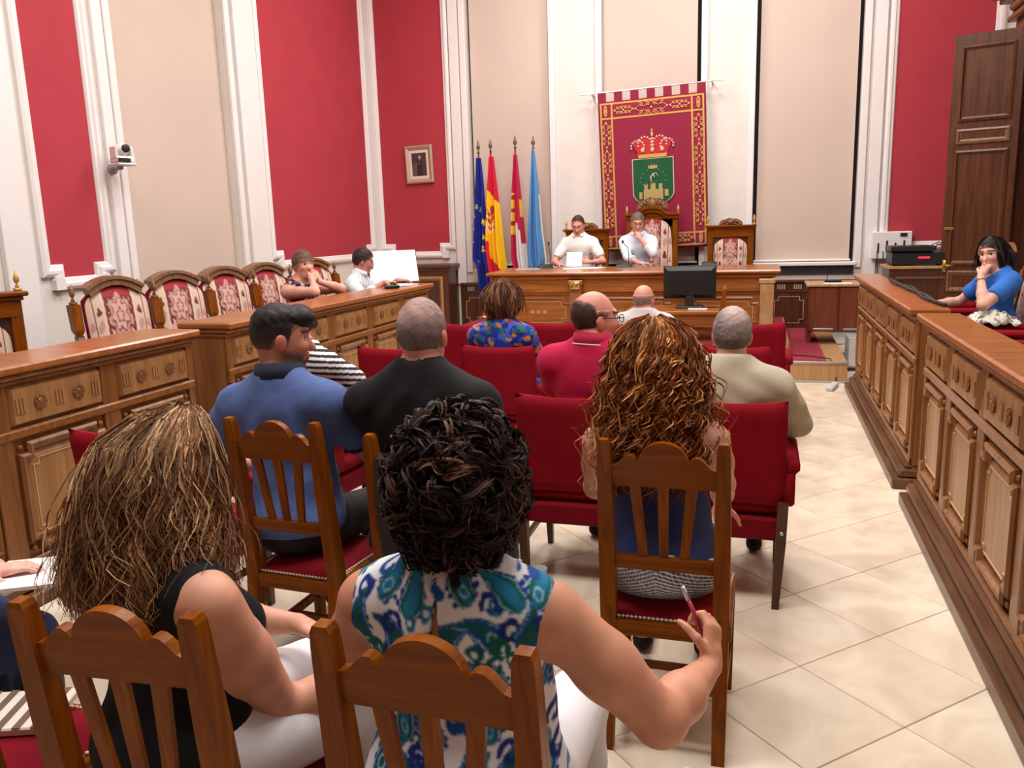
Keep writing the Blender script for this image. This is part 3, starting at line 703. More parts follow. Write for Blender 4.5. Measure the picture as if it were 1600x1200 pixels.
def microphone(x, y, z, lb, rz=0, lean=.05):
    t = thing('desk_microphone', lb, 'microphone', (x, y, z), rz, 'gooseneck microphones on the dais table')
    b = MB(); b.hexa([(-.09, -.06, 0), (.09, -.06, 0), (.09, .06, 0), (-.09, .06, 0)], [(-.085, -.05, .025), (.085, -.05, .025), (.085, .055, .05), (-.085, .055, .05)]); obj('base', b, BLACKP, t)
    b = MB(); pts = [(.06, .03, .045), (.06, .03, .16), (.05, .02, .24), (.03 + lean, .0, .30)]; b.tube(pts, .005, 6); obj('gooseneck', b, BLACKM, t, True)
    b = MB(); b.ball((.03 + lean, 0, .31), (.014, .014, .022), 8, 6); obj('capsule', b, BLACKM, t, True)
    b = MB(); b.box(-.07, .02, -.045, -.03, .028, .031); obj('button', b, GREY, t)
microphone(-2.62, 10.12, TT, 'gooseneck microphone before the man in the white polo', 0, .02)
microphone(-1.62, 10.08, TT, 'gooseneck microphone before the man with a hand on his chin', 0, -.04)
microphone(-.60, 10.1, TT, 'gooseneck microphone before the empty throne chair', 0, -.22)
def sheet(x, y, z, w, h, rz, lb, n=1, tilt=0, name='paper_sheet', cat='paper', m=PAPER, grp=None):
    b = MB(); b.box(-w / 2, w / 2, -h / 2, h / 2, 0, .0015 * n + .001)
    o = tag(obj(name, b, m), lb, cat, grp); o.location = (x, y, z); o.rotation_euler = (tilt, 0, rz); return o
sheet(-2.18, 9.95, TT + .001, .32, .3, .1, 'flat white papers on the dais table before the white polo man', 3)
sheet(-1.98, 10.02, TT + .001, .21, .30, -.25, 'loose white page on the dais table between the two seated men', 1)
sheet(-2.78, 9.9, TT + .001, .3, .21, .05, 'glossy folder at the flag end of the dais table', 4, m=mat('folder', (206, 186, 178), .3))
sheet(-2.27, 10.24, TT + .10, .20, .19, .02, 'white page held upright by the man in the white polo', 1, 1.2)
# ------------------------------------------------------------------ monitor table
def small_table():
    t = thing('small_table', 'plain orange wood table carrying the computer monitor', 'table', (-.86, 8.78, 0))
    b = MB(); b.box(-.5, .5, -.33, .33, .735, .77, .008); obj('table_top', b, TABLEW, t)
    b = MB(); b.box(-.46, .46, -.29, .29, .63, .735, .004); obj('apron', b, TABLEW, t)
    for sx in (-1, 1):
        for sy in (-1, 1):
            b = MB(); b.bar((sx * .43, sy * .26, 0), (sx * .43, sy * .26, .64), .045, .045, .06, .06); obj('leg', b, TABLEW, t)
    t = thing('computer_monitor', 'black computer monitor seen from behind on the small table', 'monitor', (-.72, 8.82, .77), .04)
    b = MB(); b.hexa([(-.27, -.02, .10), (.27, -.02, .10), (.27, -.02, .44), (-.27, -.02, .44)], [(-.27, .02, .10), (.27, .02, .10), (.27, .02, .44), (-.27, .02, .44)]); obj('bezel', b, BLACKP, t)
    b = MB(); b.hexa([(-.22, -.055, .14), (.22, -.055, .14), (.22, -.055, .39), (-.22, -.055, .39)], [(-.265, -.02, .105), (.265, -.02, .105), (.265, -.02, .435), (-.265, -.02, .435)]); obj('rear_housing', b, BLACKP, t)
    b = MB(); b.box(-.25, .25, .02, .022, .12, .42); obj('screen', b, BLACKM, t)
    b = MB(); b.box(-.04, .04, -.05, -.015, .02, .2, .006); obj('neck', b, BLACKM, t)
    b = MB(); b.box(-.14, .14, -.1, .1, 0, .022, .008); obj('foot', b, BLACKP, t)
    b = MB(); b.tube([(.02, -.06, .16), (.06, -.1, .08), (.12, -.06, .01), (.3, 0, .004)], .005, 6); obj('cable', b, BLACKM, t, True)
    sheet(-.62, 8.62, .771, .19, .08, 0, 'white keyboard edge lying before the monitor', 6, name='keyboard', cat='keyboard', m=WHITE)
small_table()
# ================================================================== TAPESTRY
def tapestry():
    t = thing('wall_tapestry', 'crimson tapestry with gold borders and a crowned green shield', 'tapestry', (-1.47, BY - .16, 3.40))
    t.rotation_euler = (0, math.radians(-1.9), 0)
    CR = mat('crimson_cloth', (140, 28, 58), .85, noise=.06, nscale=30, bump=.15, bscale=300, sheen=.2)
    w, H0, H1 = .71, 0, -2.10
    P = lambda u, v, h: (u, -h, v)
    # cloth slab with slow ripples
    rip = lambda u, v: .006 * math.sin(u * 7 + v * 1.3) + .003 * math.sin(u * 15)
    def slab(u0, u1, v0, v1, h0, h1, nu=30, nv=24):
        mb = MB(); vs = []; fs = []
        for s in (0, 1):
            for i in range(nu + 1):
                for j in range(nv + 1):
                    u = u0 + (u1 - u0) * i / nu; v = v0 + (v1 - v0) * j / nv; vs.append((u, v, (h0, h1)[s] + rip(u, v)))
        n1 = (nu + 1) * (nv + 1)
        for s in (0, 1):
            for i in range(nu):
                for j in range(nv):
                    a = s * n1 + i * (nv + 1) + j; fs.append((a, a + nv + 1, a + nv + 2, a + 1) if s else (a + 1, a + nv + 2, a + nv + 1, a))
        for i in range(nu):
            for j in (0, nv): a = i * (nv + 1) + j; fs.append((a, a + nv + 1, a + nv + 1 + n1, a + n1))
        for j in range(nv):
            for i in (0, nu): a = i * (nv + 1) + j; fs.append((a, a + 1, a + 1 + n1, a + n1))
        mb.add(vs, fs); return mb.map(P)
    cl = obj('cloth', slab(-w, w, H1, -.11, 0, .008), CR, t, True)
    for k in range(7):
        c = -w + .055 + k * (2 * w - .11) / 6; obj('hanging_loop', slab(c - .055, c + .055, -.115, .012, 0, .01, 4, 4), CR, t)
    def band(u0, u1, v0, v1): obj('gold_band', slab(u0, u1, v0, v1, .006, .013, max(2, int(abs(u1 - u0) / .05)), max(2, int(abs(v1 - v0) / .08))), GOLD, cl)
    bw = .022; iw = .17; T0, B0 = -.13, H1 + .03
    for s in (-1, 1):
        x = s * (w - .025); band(min(x, x - s * bw), max(x, x - s * bw), B0, T0); x = s * (w - iw); band(min(x, x - s * bw), max(x, x - s * bw), B0, T0)
    for v in (T0, T0 - .19, B0 + bw, B0 + .18): band(-w + .025, w - .025, v - bw, v)
    def ribbon(pts, r=.006):
        mb = MB(); mb.tube([(u, v, .013 + rip(u, v)) for u, v in pts], r, 5); return mb
    def scroll(cx, cy, s, vert, m):
        mb = MB()
        def Q(a, b): return (cx + (b if vert else a) * s, cy + (a if vert else b) * s)
        for sg in (-1, 1):
            for (o, sc, d) in ((.28, .20, 1), (-.28, .20, -1), (.72, .16, 1), (-.72, .16, -1)):
                pts = [Q(o + d * sc * (1 - q / 16) * math.cos(q * .62), sg * (.26 + sc * (1 - q / 16) * math.sin(q * .62 + .4) * .9)) for q in range(13)]
                mb.join(ribbon(pts))
            mb.join(ribbon([Q(-1.1, 0), Q(-.85, sg * .2), Q(-.5, sg * .12), Q(0, sg * .42), Q(.5, sg * .12), Q(.85, sg * .2), Q(1.1, 0)], .005))
        for o in (-1.1, 0, 1.1):
            u, v = Q(o, 0); mb.ball((u, v, .013 + rip(u, v)), (.017, .017, .006), 8, 4)
        obj('gold_scroll', mb.map(P), m, cl, True)
    GP = mat('rose_gold_thread', (214, 158, 100), .5, metal=.15)
    for s in (-1, 1):
        for k in range(4): scroll(s * (w - .098), T0 - .42 - k * .365, .145, True, GP)
        for cy in (T0 - .105, B0 + .10):
            scroll(s * (w - .098), cy, .052, True, GP)
    for cy in (T0 - .105, B0 + .10):
        scroll(0, cy, .19, False, GP)
        for s in (-1, 1): scroll(s * .37, cy, .11, False, GP)
    def plate(poly, m, par, h0=.010, h1=.016, name='embroidered_field'):
        mb = MB(); mb.prism(poly, 'z', h0, h1); mb.map(lambda u, v, h: (u, v, h + .009)); return obj(name, mb.map(P), m, par)
    # shield
    GREEN = mat('green_embroidery', (18, 82, 44), .8, noise=.1, nscale=40); SILV = mat('pale_thread', (206, 188, 176), .6); PINK = mat('pearl_thread', (222, 176, 166), .6)
    sw, st, sb = .265, -.90, -1.50
    shp = [(-sw, st), (-sw, sb + .16)] + [(-sw * math.cos(a), sb + .16 - .16 * math.sin(a)) for a in np.linspace(.2, math.pi - .2, 9)] + [(sw, sb + .16), (sw, st)]
    sh = plate([(u * 1.045, v + (.01 if v > st - .01 else -.008)) for u, v in shp], SILV, cl, .008, .013, 'shield_edge')
    plate(shp, GREEN, sh, .012, .018, 'shield_field')
    CAST = mat('castle_thread', (176, 150, 92), .6)
    for (x0, x1, z0, z1) in ((-.13, .13, -1.44, -1.30), (-.035, .03, -1.30, -1.22), (.075, .12, -1.30, -1.23), (-.12, -.075, -1.30, -1.24), (-.13, -.115, -1.24, -1.225), (-.09, -.075, -1.24, -1.225), (-.19, -.15, -1.42, -1.33), (.15, .2, -1.40, -1.31)):
        plate(rect(x0, x1, z0, z1), CAST, sh, .018, .024, 'castle_embroidery')
    mb = MB(); mb.tube([(-.02, -1.22, .032), (-.03, -1.14, .032), (.0, -1.10, .032), (.02, -1.15, .032)], .012, 6); mb.tube([(0, -1.10, .032), (.04, -1.09, .032), (.07, -1.14, .032)], .005, 5); obj('rider_embroidery', mb.map(P), SILV, sh, True)
    plate([(-.055, -1.03), (.055, -1.03), (.065, -.98), (.035, -1.0), (.02, -.97), (0, -1.0), (-.02, -.97), (-.035, -1.0), (-.065, -.98)], CAST, sh, .018, .023, 'small_crown')
    mb = MB()
    for q in range(9):
        a = math.pi * (q / 8) * 1.2 - .3; u, v = .17 * math.cos(a), -1.16 + .13 * math.sin(a); mb.ball((u, v, .029), (.009, .009, .004), 5, 4)
    obj('star_embroidery', mb.map(P), mat('pale_green_thread', (120, 160, 140), .6), sh)
    # crown above the shield
    RED = mat('crown_red', (186, 40, 48), .8)
    cr = plate([(-.19, -.88), (.19, -.88), (.205, -.80), (.24, -.74), (.26, -.69), (.2, -.64), (.1, -.61), (0, -.63), (-.1, -.61), (-.2, -.64), (-.26, -.69), (-.24, -.74), (-.205, -.80)], RED, cl, .008, .014, 'crown_lining')
    plate([(-.185, -.885), (.185, -.885), (.195, -.84), (-.195, -.84)], GOLD, cr, .013, .02, 'crown_band')
    mb = MB()
    for (c, r, sy) in ((-.195, .085, .95), (-.10, .09, 1.05), (.10, .09, 1.05), (.195, .085, .95)):
        for q in range(9):
            a = math.pi * (q / 8) * 1.15 - .25; mb.ball((c + r * math.cos(a), -.735 + r * sy * math.sin(a) + (.03 if abs(c) < .15 else 0), .026), (.016, .016, .008), 6, 4)
    for q in range(6): mb.ball((0, -.80 + q * .04, .028), (.017, .02, .008), 6, 4)
    obj('crown_pearls', mb.map(P), PINK, cr, True)
    mb = MB(); mb.ball((0, -.575, .026), (.022, .022, .01), 8, 5); mb.box(-.006, .006, -.57, -.51, .018, .028); mb.box(-.02, .02, -.548, -.535, .018, .028)
    for c in (-.13, 0, .13): mb.ball((c, -.785, .028), (.03, .035, .008), 8, 5)
    obj('crown_orb', mb.map(P), mat('crown_gold', (212, 176, 120), .5, metal=.2), cr, True)
    b = MB(); b.tube([(-.95, 0, .012), (.95, 0, .012)], .009, 8); b.lathe([(.002, -.06), (.016, -.01), (.012, 0)], 8, (0, 0, 0)); b.v = b.v[:16]; b.f = [f for f in b.f if max(f) < 16]
    obj('rod', b, STEEL, t)
    b = MB(); b.box(-.8, -.78, 0, .16, -.012, .006); b.box(.78, .8, 0, .16, -.012, .006); obj('rod_bracket', b, GREY, t)
tapestry()
# ================================================================== FLAGS
def star_mask(u, v, cu, cv, r, asp):
    dx = (u - cu) * asp; dy = (v - cv); rr = np.hypot(dx, dy); th = np.arctan2(dx, dy)
    return rr < r * (.62 + .38 * np.cos(5 * th))
def flag(label, x, y, zt, prof, colf, pole_top, z0=.368, cone=.04):
    """prof: list of (z below zt, left u, right u) metres from the pole"""
    t = thing('indoor_flag', label, 'flag', (x, y, z0), 0, 'flags on poles beside the dais')
    b = MB(); b.tube([(0, 0, 0), (0, 0, pole_top - z0 - .12)], .014, 8); obj('pole', b, CHAIRW, t, True)
    b = MB(); b.lathe([(.11, 0), (.11, .02), (.03, .04), (.02, .08)], 14); obj('foot', b, BRASS, t, True)
    b = MB(); b.lathe([(.016, -.02), (.02, 0), (.008, .02), (.03, .06), (.022, .09), (.003, .16)], 8, (0, 0, pole_top - z0 - .12)); obj('spear_finial', b, mat('dark_steel', (110, 100, 98), .4, metal=.6), t, True)
    pz = np.array([p[0] for p in prof]); pl = np.array([p[1] for p in prof]); pr = np.array([p[2] for p in prof]); tot = pz[-1]
    def pos(u, v):
        d = v * tot; l = np.interp(d, pz, pl); r = np.interp(d, pz, pr); xx = l + (r - l) * u
        dep = .10 * np.minimum(1, .3 + v * 1.2)
        yy = dep * (.45 * np.sin(u * 9.4 + v * 1.5 + x) + .25 * np.sin(u * 21 + 2 * v)) - .03 - dep * .8 * np.sin(math.pi * u)
        return (xx, yy, zt - z0 - d)
    me = grid_mesh('flag_cloth', 50, 130, pos, colf)
    o = link('flag_cloth', me, VCOL, t, True)
    md = o.modifiers.new('thickness', 'SOLIDIFY'); md.thickness = .004
def fill3(u, c): return np.tile(np.array(c, float), (len(u), 1))
def eu(u, v):
    C = fill3(u, (28, 36, 130))
    for (cu, cv, r) in ((.30, .335, .02), (.62, .36, .026), (.12, .40, .02), (.86, .44, .026), (.08, .48, .024), (.86, .55, .022), (.06, .575, .028), (.70, .635, .03)):
        C[star_mask(u, v, cu, cv, r, .19)] = (226, 206, 70)
    C[star_mask(u, v, .35, .718, .012, .19)] = (220, 220, 230); return C
def esp(u, v):
    C = fill3(u, (244, 190, 20)); up = v < .235 + .13 * u; C[up] = (206, 30, 56)
    lo = np.where(u < .25, .655 + .04 * u, .80 + .17 * (u - .25)); C[v > lo] = (206, 30, 56)
    rng = np.sin(u * 17 + 1.3 + 2 * np.sin(v * 40)) * np.sin(v * 70 + 3 * np.sin(u * 14))
    cm = (np.hypot((u - .32) * .19, (v - .50)) < .10) & (u < .72)
    C[cm & (rng > .1)] = (184, 60, 40); C[cm & (rng < -.45)] = (236, 214, 200)
    C[(np.hypot((u - .50) * .22, v - .42) < .035)] = (176, 46, 38); return C
def clm(u, v):
    C = fill3(u, (190, 28, 72)); C[(u > .42) & (v > .55 + .25 * np.maximum(0, u - .55)) & ~((u > .80) & (v < .72))] = (226, 218, 216)
    yl = (u < .38) & (v > .31) & (v < .64); C[yl] = (236, 192, 40); C[yl & (np.sin(v * 60) > .55) & (u > .1)] = (160, 50, 60)
    C[(u > .84) & (v > .36) & (v < .5)] = (226, 176, 60); return C
def blue(u, v):
    C = fill3(u, (92, 150, 206)); C[(np.sin(u * 9 + .5) < -.4)] = (80, 138, 196); C[(u > .90) & (v > .36)] = (214, 206, 196); return C
FYY = 11.3
flag('dark blue flag with yellow stars', -3.86, FYY, 2.62, [(0, -.03, .045), (.3, -.05, .07), (.9, -.09, .10), (1.35, -.13, .13), (1.42, -.13, .14), (1.5, -.06, .15), (2.0, -.03, .16)], eu, 2.82)
flag('red and yellow striped flag with a crest', -3.68, FYY, 2.63, [(0, -.02, .05), (.4, -.06, .09), (.9, -.10, .14), (1.3, -.12, .17), (1.45, -.10, .19), (1.75, -.05, .21)], esp, 2.83)
flag('crimson and white flag with a yellow castle', -3.32, FYY, 2.64, [(0, -.015, .03), (.5, -.06, .07), (1.1, -.085, .115), (1.4, -.09, .14), (1.7, -.03, .17)], clm, 2.86)
flag('plain light blue flag with a white cord', -3.06, FYY, 2.70, [(0, -.012, .02), (.5, -.05, .07), (1.1, -.085, .11), (1.5, -.10, .16), (1.7, -.06, .14)], blue, 2.84)
# ================================================================== PORTRAIT, WALL CAMERA, LECTERN BOARD, SIDE FURNITURE
def portrait():
    t = thing('framed_portrait', 'small framed dark portrait hanging on the red wall panel', 'picture', (-4.88, BY - .012, 2.60)); t.rotation_euler = (0, math.radians(-1.5), 0)
    P = lambda u, v, h: (u, -h, v)
    f = frame_mb(rect(-.215, .215, -.27, .27), [(0, 0), (0, .03), (.02, .045), (.05, .03), (.065, .02)]); obj('frame', f.map(P), mat('champagne_frame', (186, 160, 138), .45, metal=.3), t)
    m = MB(); m.box(-.16, .16, -.21, .21, .012, .018); obj('mat_board', m.map(P), mat('mat_board', (228, 206, 194), .7), t)
    def col(u, v):
        C = fill3(u, (74, 60, 58)); C[(u < .42) & (v < .55)] = (92, 80, 78)
        C[(np.abs(u - .52) < .20 - .1 * v) & (v < .70)] = (52, 42, 44); C[(np.hypot((u - .55) * .8, v - .82) < .07)] = (186, 160, 148); C[np.hypot((u - .5) * .8, v - .54) < .05] = (110, 92, 88)
        C[(np.abs(u - .54) < .02) & (v > .66) & (v < .76)] = (200, 186, 180); return C
    link('print', grid_mesh('print', 40, 56, lambda u, v: (-.115 + .23 * u, 0 * u - .0195, -.165 + .33 * v), col), VCOLP, t)
portrait()
def wall_camera():
    t = thing('wall_camera', 'white pan-tilt camera on a bracket by the red panel', 'camera', (LX + .05, 6.22, 2.28), -.9)
    b = MB(); b.lathe([(.05, 0), (.05, .015), (.03, .03)], 12); b.map(lambda x, y, z: (x, z, y)); b.tube([(0, .02, 0), (0, .16, .0)], .018, 8); obj('bracket', b, GREY, t, True)
    b = MB(); b.box(-.085, .085, .1, .27, .015, .035, .006); b.box(-.08, .08, .11, .26, .035, .085, .012); obj('base', b, WHITE, t)
    b = MB(); b.box(-.03, .08, .255, .268, .04, .075, .002); obj('front_window', b, BLACKP, t)
    b = MB(); b.box(-.085, -.06, .13, .24, .07, .18, .01); b.box(.06, .085, .13, .24, .07, .18, .01); b.box(-.07, .07, .13, .24, .07, .095, .01); obj('yoke', b, WHITE, t)
    b = MB(); b.ball((0, .19, .155), (.062, .075, .055), 14, 10); h = obj('head', b, WHITE, t, True)
    b = MB(); b.lathe([(.034, .0), (.036, .03), (.028, .034)], 14); b.map(lambda x, y, z: (x, .235 + z, .158 + y)); obj('lens', b, BLACKP, h, True)
    t.rotation_euler = (0, 0, -1.9)
wall_camera()
def lectern():
    t = thing('lectern_board', 'bright white slanted reading board at the end of the bench', 'lectern', (-3.86, 8.28, .0), .55)
    b = MB(); b.box(-.03, .03, -.03, .03, .02, 1.12); obj('column', b, DARKW, t)
    b = MB(); b.box(-.2, .2, -.18, .18, 0, .03, .008); obj('foot', b, DARKW, t)
    M = Matrix.Translation((0, 0, 1.27)) @ Matrix.Rotation(math.radians(58), 4, 'X')
    b = MB(); b.box(-.27, .27, -.20, .20, -.02, 0, .004); obj('slanted_rest', b.xf(M), DARKW, t)
    b = MB(); b.box(-.26, .26, -.19, .20, .002, .012, .003); obj('white_board', b.xf(M), PAPER, t)
    b = MB(); b.box(-.27, .27, -.215, -.195, -.02, .03, .004); obj('ledge', b.xf(M), DARKW, t)
lectern()
def small_things():
    # vice-like desk microphone and lamp arm on the left bench
    t = thing('bench_microphone', 'small desk microphone on the bench by the white board', 'microphone', (-3.36, 7.15, 1.126), .6)
    b = MB(); b.box(-.07, .07, -.05, .05, 0, .03, .008); obj('base', b, BLACKP, t)
    b = MB(); b.tube([(0, 0, .03), (.0, .02, .05), (.1, .1, .05), (.2, .2, .045)], .007, 6); obj('gooseneck', b, BLACKM, t, True)
    b = MB(); b.ball((.03, .0, .05), .02, 8, 6); obj('capsule', b, BRASS, t, True)
    # side cabinet
    t = thing('side_cabinet', 'two-door reddish cabinet with steel handle strips beside the dais', 'cabinet', (.86, 10.35, .222))
    MAH = wood('mahogany', (96, 46, 30), (128, 66, 44), .35, .7)
    b = MB(); b.box(-.33, .33, -.26, .26, .14, .66, .003); obj('body', b, MAH, t)
    b = MB(); b.box(-.36, .36, -.30, .28, .66, .69, .005); obj('top', b, PALEW, t)
    for s in (-1, 1):
        b = MB(); b.box(s * .165 - .155, s * .165 + .155, -.28, -.26, .15, .645, .003); d = obj('door', b, MAH, t)
        b = MB(); b.box(s * .165 - .11, s * .165 + .11, -.295, -.28, .158, .18, .003); obj('handle', b, STEEL, d)
    b = MB()
    for s in (-1, 1): b.box(s * .31 - .02, s * .31 + .02, -.24, .24, 0, .14)
    obj('foot', b, MAH, t)
    t = thing('network_box', 'black network box with aerial on top of the side cabinet', 'router', (.80, 10.30, .912))
    b = MB(); b.box(-.09, .09, -.06, .06, 0, .035, .006); obj('case', b, BLACKP, t)
    b = MB(); b.tube([(-.06, .05, .03), (-.06, .05, .15)], .005, 6); obj('aerial', b, BLACKM, t)
    sheet(.84, 10.12, .9125, .3, .12, .0, 'white papers at the front edge of the side cabinet', 4)
    t = thing('computer_tower', 'grey computer tower on the floor below the side cabinet', 'computer', (1.06, 9.75, 0))
    b = MB(); b.box(-.13, .13, -.2, .2, .03, .36, .006); obj('case', b, GREY, t)
    b = MB(); b.box(-.12, .12, -.205, -.2, .05, .34, .002); obj('front_panel', b, mat('light_grey', (196, 194, 190), .5), t)
    b = MB(); b.box(-.15, .15, -.22, .22, 0, .03); obj('stand', b, BLACKM, t)
    # control box on the wall and AV rack
    t = thing('wall_control_box', 'white wall control box with dark knobs and cables', 'control box', (1.5, BY - .02, 1.12))
    b = MB(); b.box(-.16, .3, -.12, 0, 0, .34, .008); obj('case', b, WHITE, t)
    b = MB()
    for q in range(4): b.box(-.1 + q * .1, -.08 + q * .1, -.13, -.12, .08, .2 + .03 * (q % 2), .002)
    b.box(.16, .24, -.135, -.12, .28, .32, .003); obj('knob', b, BLACKP, t)
    b = MB()
    for q in range(5): b.tube([(-.1 + q * .07, -.13, .1), (-.1 + q * .07, -.16, -.05), (-.06 + q * .06, -.12, -.3)], .006, 5)
    obj('cable', b, BLACKM, t, True)
    t = thing('rack_cabinet', 'dark panelled cabinet carrying the black recorder', 'cabinet', (1.78, 10.9, 0))
    b = MB(); b.box(-.34, .34, -.3, .3, 0, 1.04, .004); obj('body', b, DARKW, t)
    b = MB(); b.box(-.37, .37, -.33, .3, 1.04, 1.075, .006); obj('top', b, PALEW, t)
    f = frame_mb(rect(-.27, .27, .12, .95), [(0, 0), (0, .02), (.02, .03), (.04, .01), (.05, 0)]); f.map(lambda u, v, h: (u, -.3 - h, v)); obj('door_panel', f, DARKH, t)
    t = thing('audio_recorder', 'black recorder with a glowing red display on the rack cabinet', 'recorder', (1.76, 10.86, 1.077))
    b = MB(); b.box(-.30, .34, -.28, .24, .02, .15, .006); obj('case', b, BLACKP, t)
    b = MB(); b.box(-.32, .16, -.3, .2, .17, .225, .006); obj('upper_deck', b, BLACKP, t)
    b = MB(); b.box(-.28, -.26, -.2, .2, 0, .02); b.box(.26, .28, -.2, .2, 0, .02); b.box(-.3, .14, -.2, .1, .15, .17); obj('foot', b, BLACKM, t)
    b = MB(); b.box(-.02, .10, -.284, -.28, .085, .105); obj('display', b, mat('red_display', (255, 40, 60), .4, emit=2.5), t)
    b = MB(); b.tube([(.16, -.1, .17), (.2, -.12, .24), (.3, -.1, .22), (.38, -.05, .1), (.4, 0, .0)], .008, 6); b.tube([(.1, -.2, .22), (.2, -.2, .27), (.3, -.15, .2)], .006, 6); obj('cable', b, BLACKM, t, True)
    # power strip and cables
    t = thing('power_strip', 'grey power strip with a cable lying on the marble floor', 'power strip', (.70, 8.52, 0), -.25)
    b = MB(); b.box(-.035, .035, -.16, .16, 0, .04, .008); obj('case', b, mat('light_grey', (196, 194, 190), .5), t)
    b = MB(); b.tube([(0, .16, .02), (-.01, .3, .01), (-.06, .33, .2), (-.1, .4, .232), (-.3, .5, .232), (-.6, .5, .232)], .006, 6); obj('cable', b, BLACKM, t, True)
    b = MB(); b.tube([(1.04, 7.6, 1.14), (1.02, 6.6, 1.145), (1.05, 6.0, 1.14), (1.03, 5.6, 1.14), (1.05, 5.40, 1.14)], .012, 6)
    b.tube([(1.0, 7.2, 1.14), (1.05, 6.5, 1.155), (1.01, 5.9, 1.14), (1.05, 5.45, 1.14)], .009, 6)
    tag(obj('black_cable', b, BLACKM, None, True), 'black cables running along the aisle bench top', 'cable')
    # cup on the floor
    t = thing('drinking_cup', 'clear plastic cup standing on the floor between the chairs', 'cup', (-.95, 3.44, 0))
    b = MB(); b.lathe([(.030, 0), (.037, .11), (.039, .115), (.036, .113), (.029, .006)], 16); b.f = b.f[:-1]; obj('cup_wall', b, mat('cup_plastic', (176, 186, 186), .25, spec=.6), t, True)
    b = MB(); b.lathe([(.034, .03), (.0365, .085)], 16); b.f = b.f[:-2]; obj('printed_band', b, mat('cup_print', (196, 120, 140), .5), t, True)
    # magazine on the empty chair
    t = thing('magazine', 'folded magazine with brown and white stripes on the empty chair seat', 'magazine', (-1.80, 1.44, .476), .35)
    b = MB(); b.box(-.10, .12, -.08, .10, 0, .022, .004); obj('pages', b, mat('old_paper', (214, 204, 188), .7), t)
    b = MB()
    for q in range(5): b.box(-.10 + q * .045, -.08 + q * .045, -.08, .10, .0225, .0235)
    obj('cover_stripes', b, mat('brown_print', (104, 82, 74), .6), t)
    # dark strap over the chair of the man in black
    b = MB(); pts = [(-1.135, 2.34, .44), (-1.135, 2.30, .62), (-1.135, 2.27, .82), (-1.133, 2.275, .965), (-1.13, 2.32, .972), (-1.13, 2.38, .84), (-1.13, 2.42, .60)]
    for (a, c) in zip(pts[:-1], pts[1:]):
        w = .03; b.hexa([(a[0] - w, a[1] - .006, a[2]), (a[0] + w, a[1] - .006, a[2]), (a[0] + w, a[1] + .006, a[2]), (a[0] - w, a[1] + .006, a[2])], [(c[0] - w, c[1] - .006, c[2]), (c[0] + w, c[1] - .006, c[2]), (c[0] + w, c[1] + .006, c[2]), (c[0] - w, c[1] + .006, c[2])])
    tag(obj('shoulder_strap', b, mat('strap_cloth', (40, 33, 32), .8, bump=.3, bscale=300)), 'dark fabric strap hanging over a chair back', 'strap')
    # bag on the lap of the woman in paisley
    t = thing('handbag', 'tall grey and black tote bag with white paper beside the paisley-top woman', 'bag', (-.10, 1.66, 0), .2)
    b = MB(); b.box(-.12, .12, -.08, .08, 0, .36, .03); obj('body', b, mat('dark_leather', (44, 40, 42), .45), t)
    b = MB(); b.box(-.122, .122, -.082, .082, .12, .24, .03); obj('grey_band', b, GREY, t)
    b = MB(); b.hexa([(-.10, -.05, .35), (.08, -.05, .35), (.08, .03, .35), (-.10, .03, .35)], [(-.09, -.04, .43), (.07, -.04, .43), (.07, .0, .43), (-.09, .0, .43)]); obj('paper', b, PAPER, t)
    b = MB(); b.tube([(-.09, .05, .34), (-.08, .05, .42), (-.02, .05, .45), (.05, .05, .42), (.07, .05, .34)], .008, 8); obj('handle', b, GREY, t, True)
    # scarf over the arm of a council chair
    nu, nv = 46, 22
    n2 = lambda u, v: np.sin(u * 23 + 4 * np.sin(v * 7)) * np.sin(v * 17 + u * 5)
    def pos(u, v): return (1.47 + .34 * u, 6.80 + .26 * (v - .5) + .03 * np.sin(u * 9), PZ + .73 + .085 * np.sin(math.pi * u) ** .7 * np.sin(math.pi * v) ** .6 + .018 * n2(u, v))
    me = grid_mesh('scarf', nu, nv, pos, lambda u, v: np.where((n2(u * 1.3, v) > .35)[:, None], np.array((110, 108, 100.)), np.array((226, 222, 208.))))
    o = tag(link('white_scarf', me, VCOL, None, True), 'crumpled white and grey scarf on a red chair arm', 'scarf'); o.modifiers.new('t', 'SOLIDIFY').thickness = .006
small_things()
# ================================================================== PEOPLE: implicit surfaces + surface nets
def vec(*a): return np.array(a, float)
def nrm(v): v = np.asarray(v, float); return v / (np.linalg.norm(v) + 1e-12)
def p_cone(a, b, ra, rb):
    a, b = vec(*a), vec(*b); R = max(ra, rb); lo = np.minimum(a, b) - R; hi = np.maximum(a, b) + R; ab = b - a; L2 = ab @ ab + 1e-12
    def f(P):
        h = np.clip(((P - a) @ ab) / L2, 0, 1); d = P - a - h[..., None] * ab; return np.sqrt((d * d).sum(-1)) - (ra + (rb - ra) * h)
    return f, lo, hi
def p_ell(c, r, M=None):
    c, r = vec(*c), vec(*r); R = r.max() if M is not None else None
    lo, hi = (c - R, c + R) if M is not None else (c - r, c + r)
    def f(P):
        q = P - c
        if M is not None: q = q @ M            # columns of M are the local axes
        k0 = np.sqrt(((q / r) ** 2).sum(-1)); k1 = np.sqrt(((q / (r * r)) ** 2).sum(-1)) + 1e-9
        return k0 * (k0 - 1) / k1
    return f, lo, hi
def p_grow(p, g): f, lo, hi = p; return (lambda P: f(P) - g), lo - g, hi + g
def p_cut(p, c, n):      # keep the side where (x-c).n < 0
    f, lo, hi = p; c = vec(*c); n = nrm(n); return (lambda P: np.maximum(f(P), (P - c) @ n)), lo, hi
def smin(a, b, k):
    h = np.clip(.5 + .5 * (b - a) / k, 0, 1); return b + (a - b) * h - k * h * (1 - h)
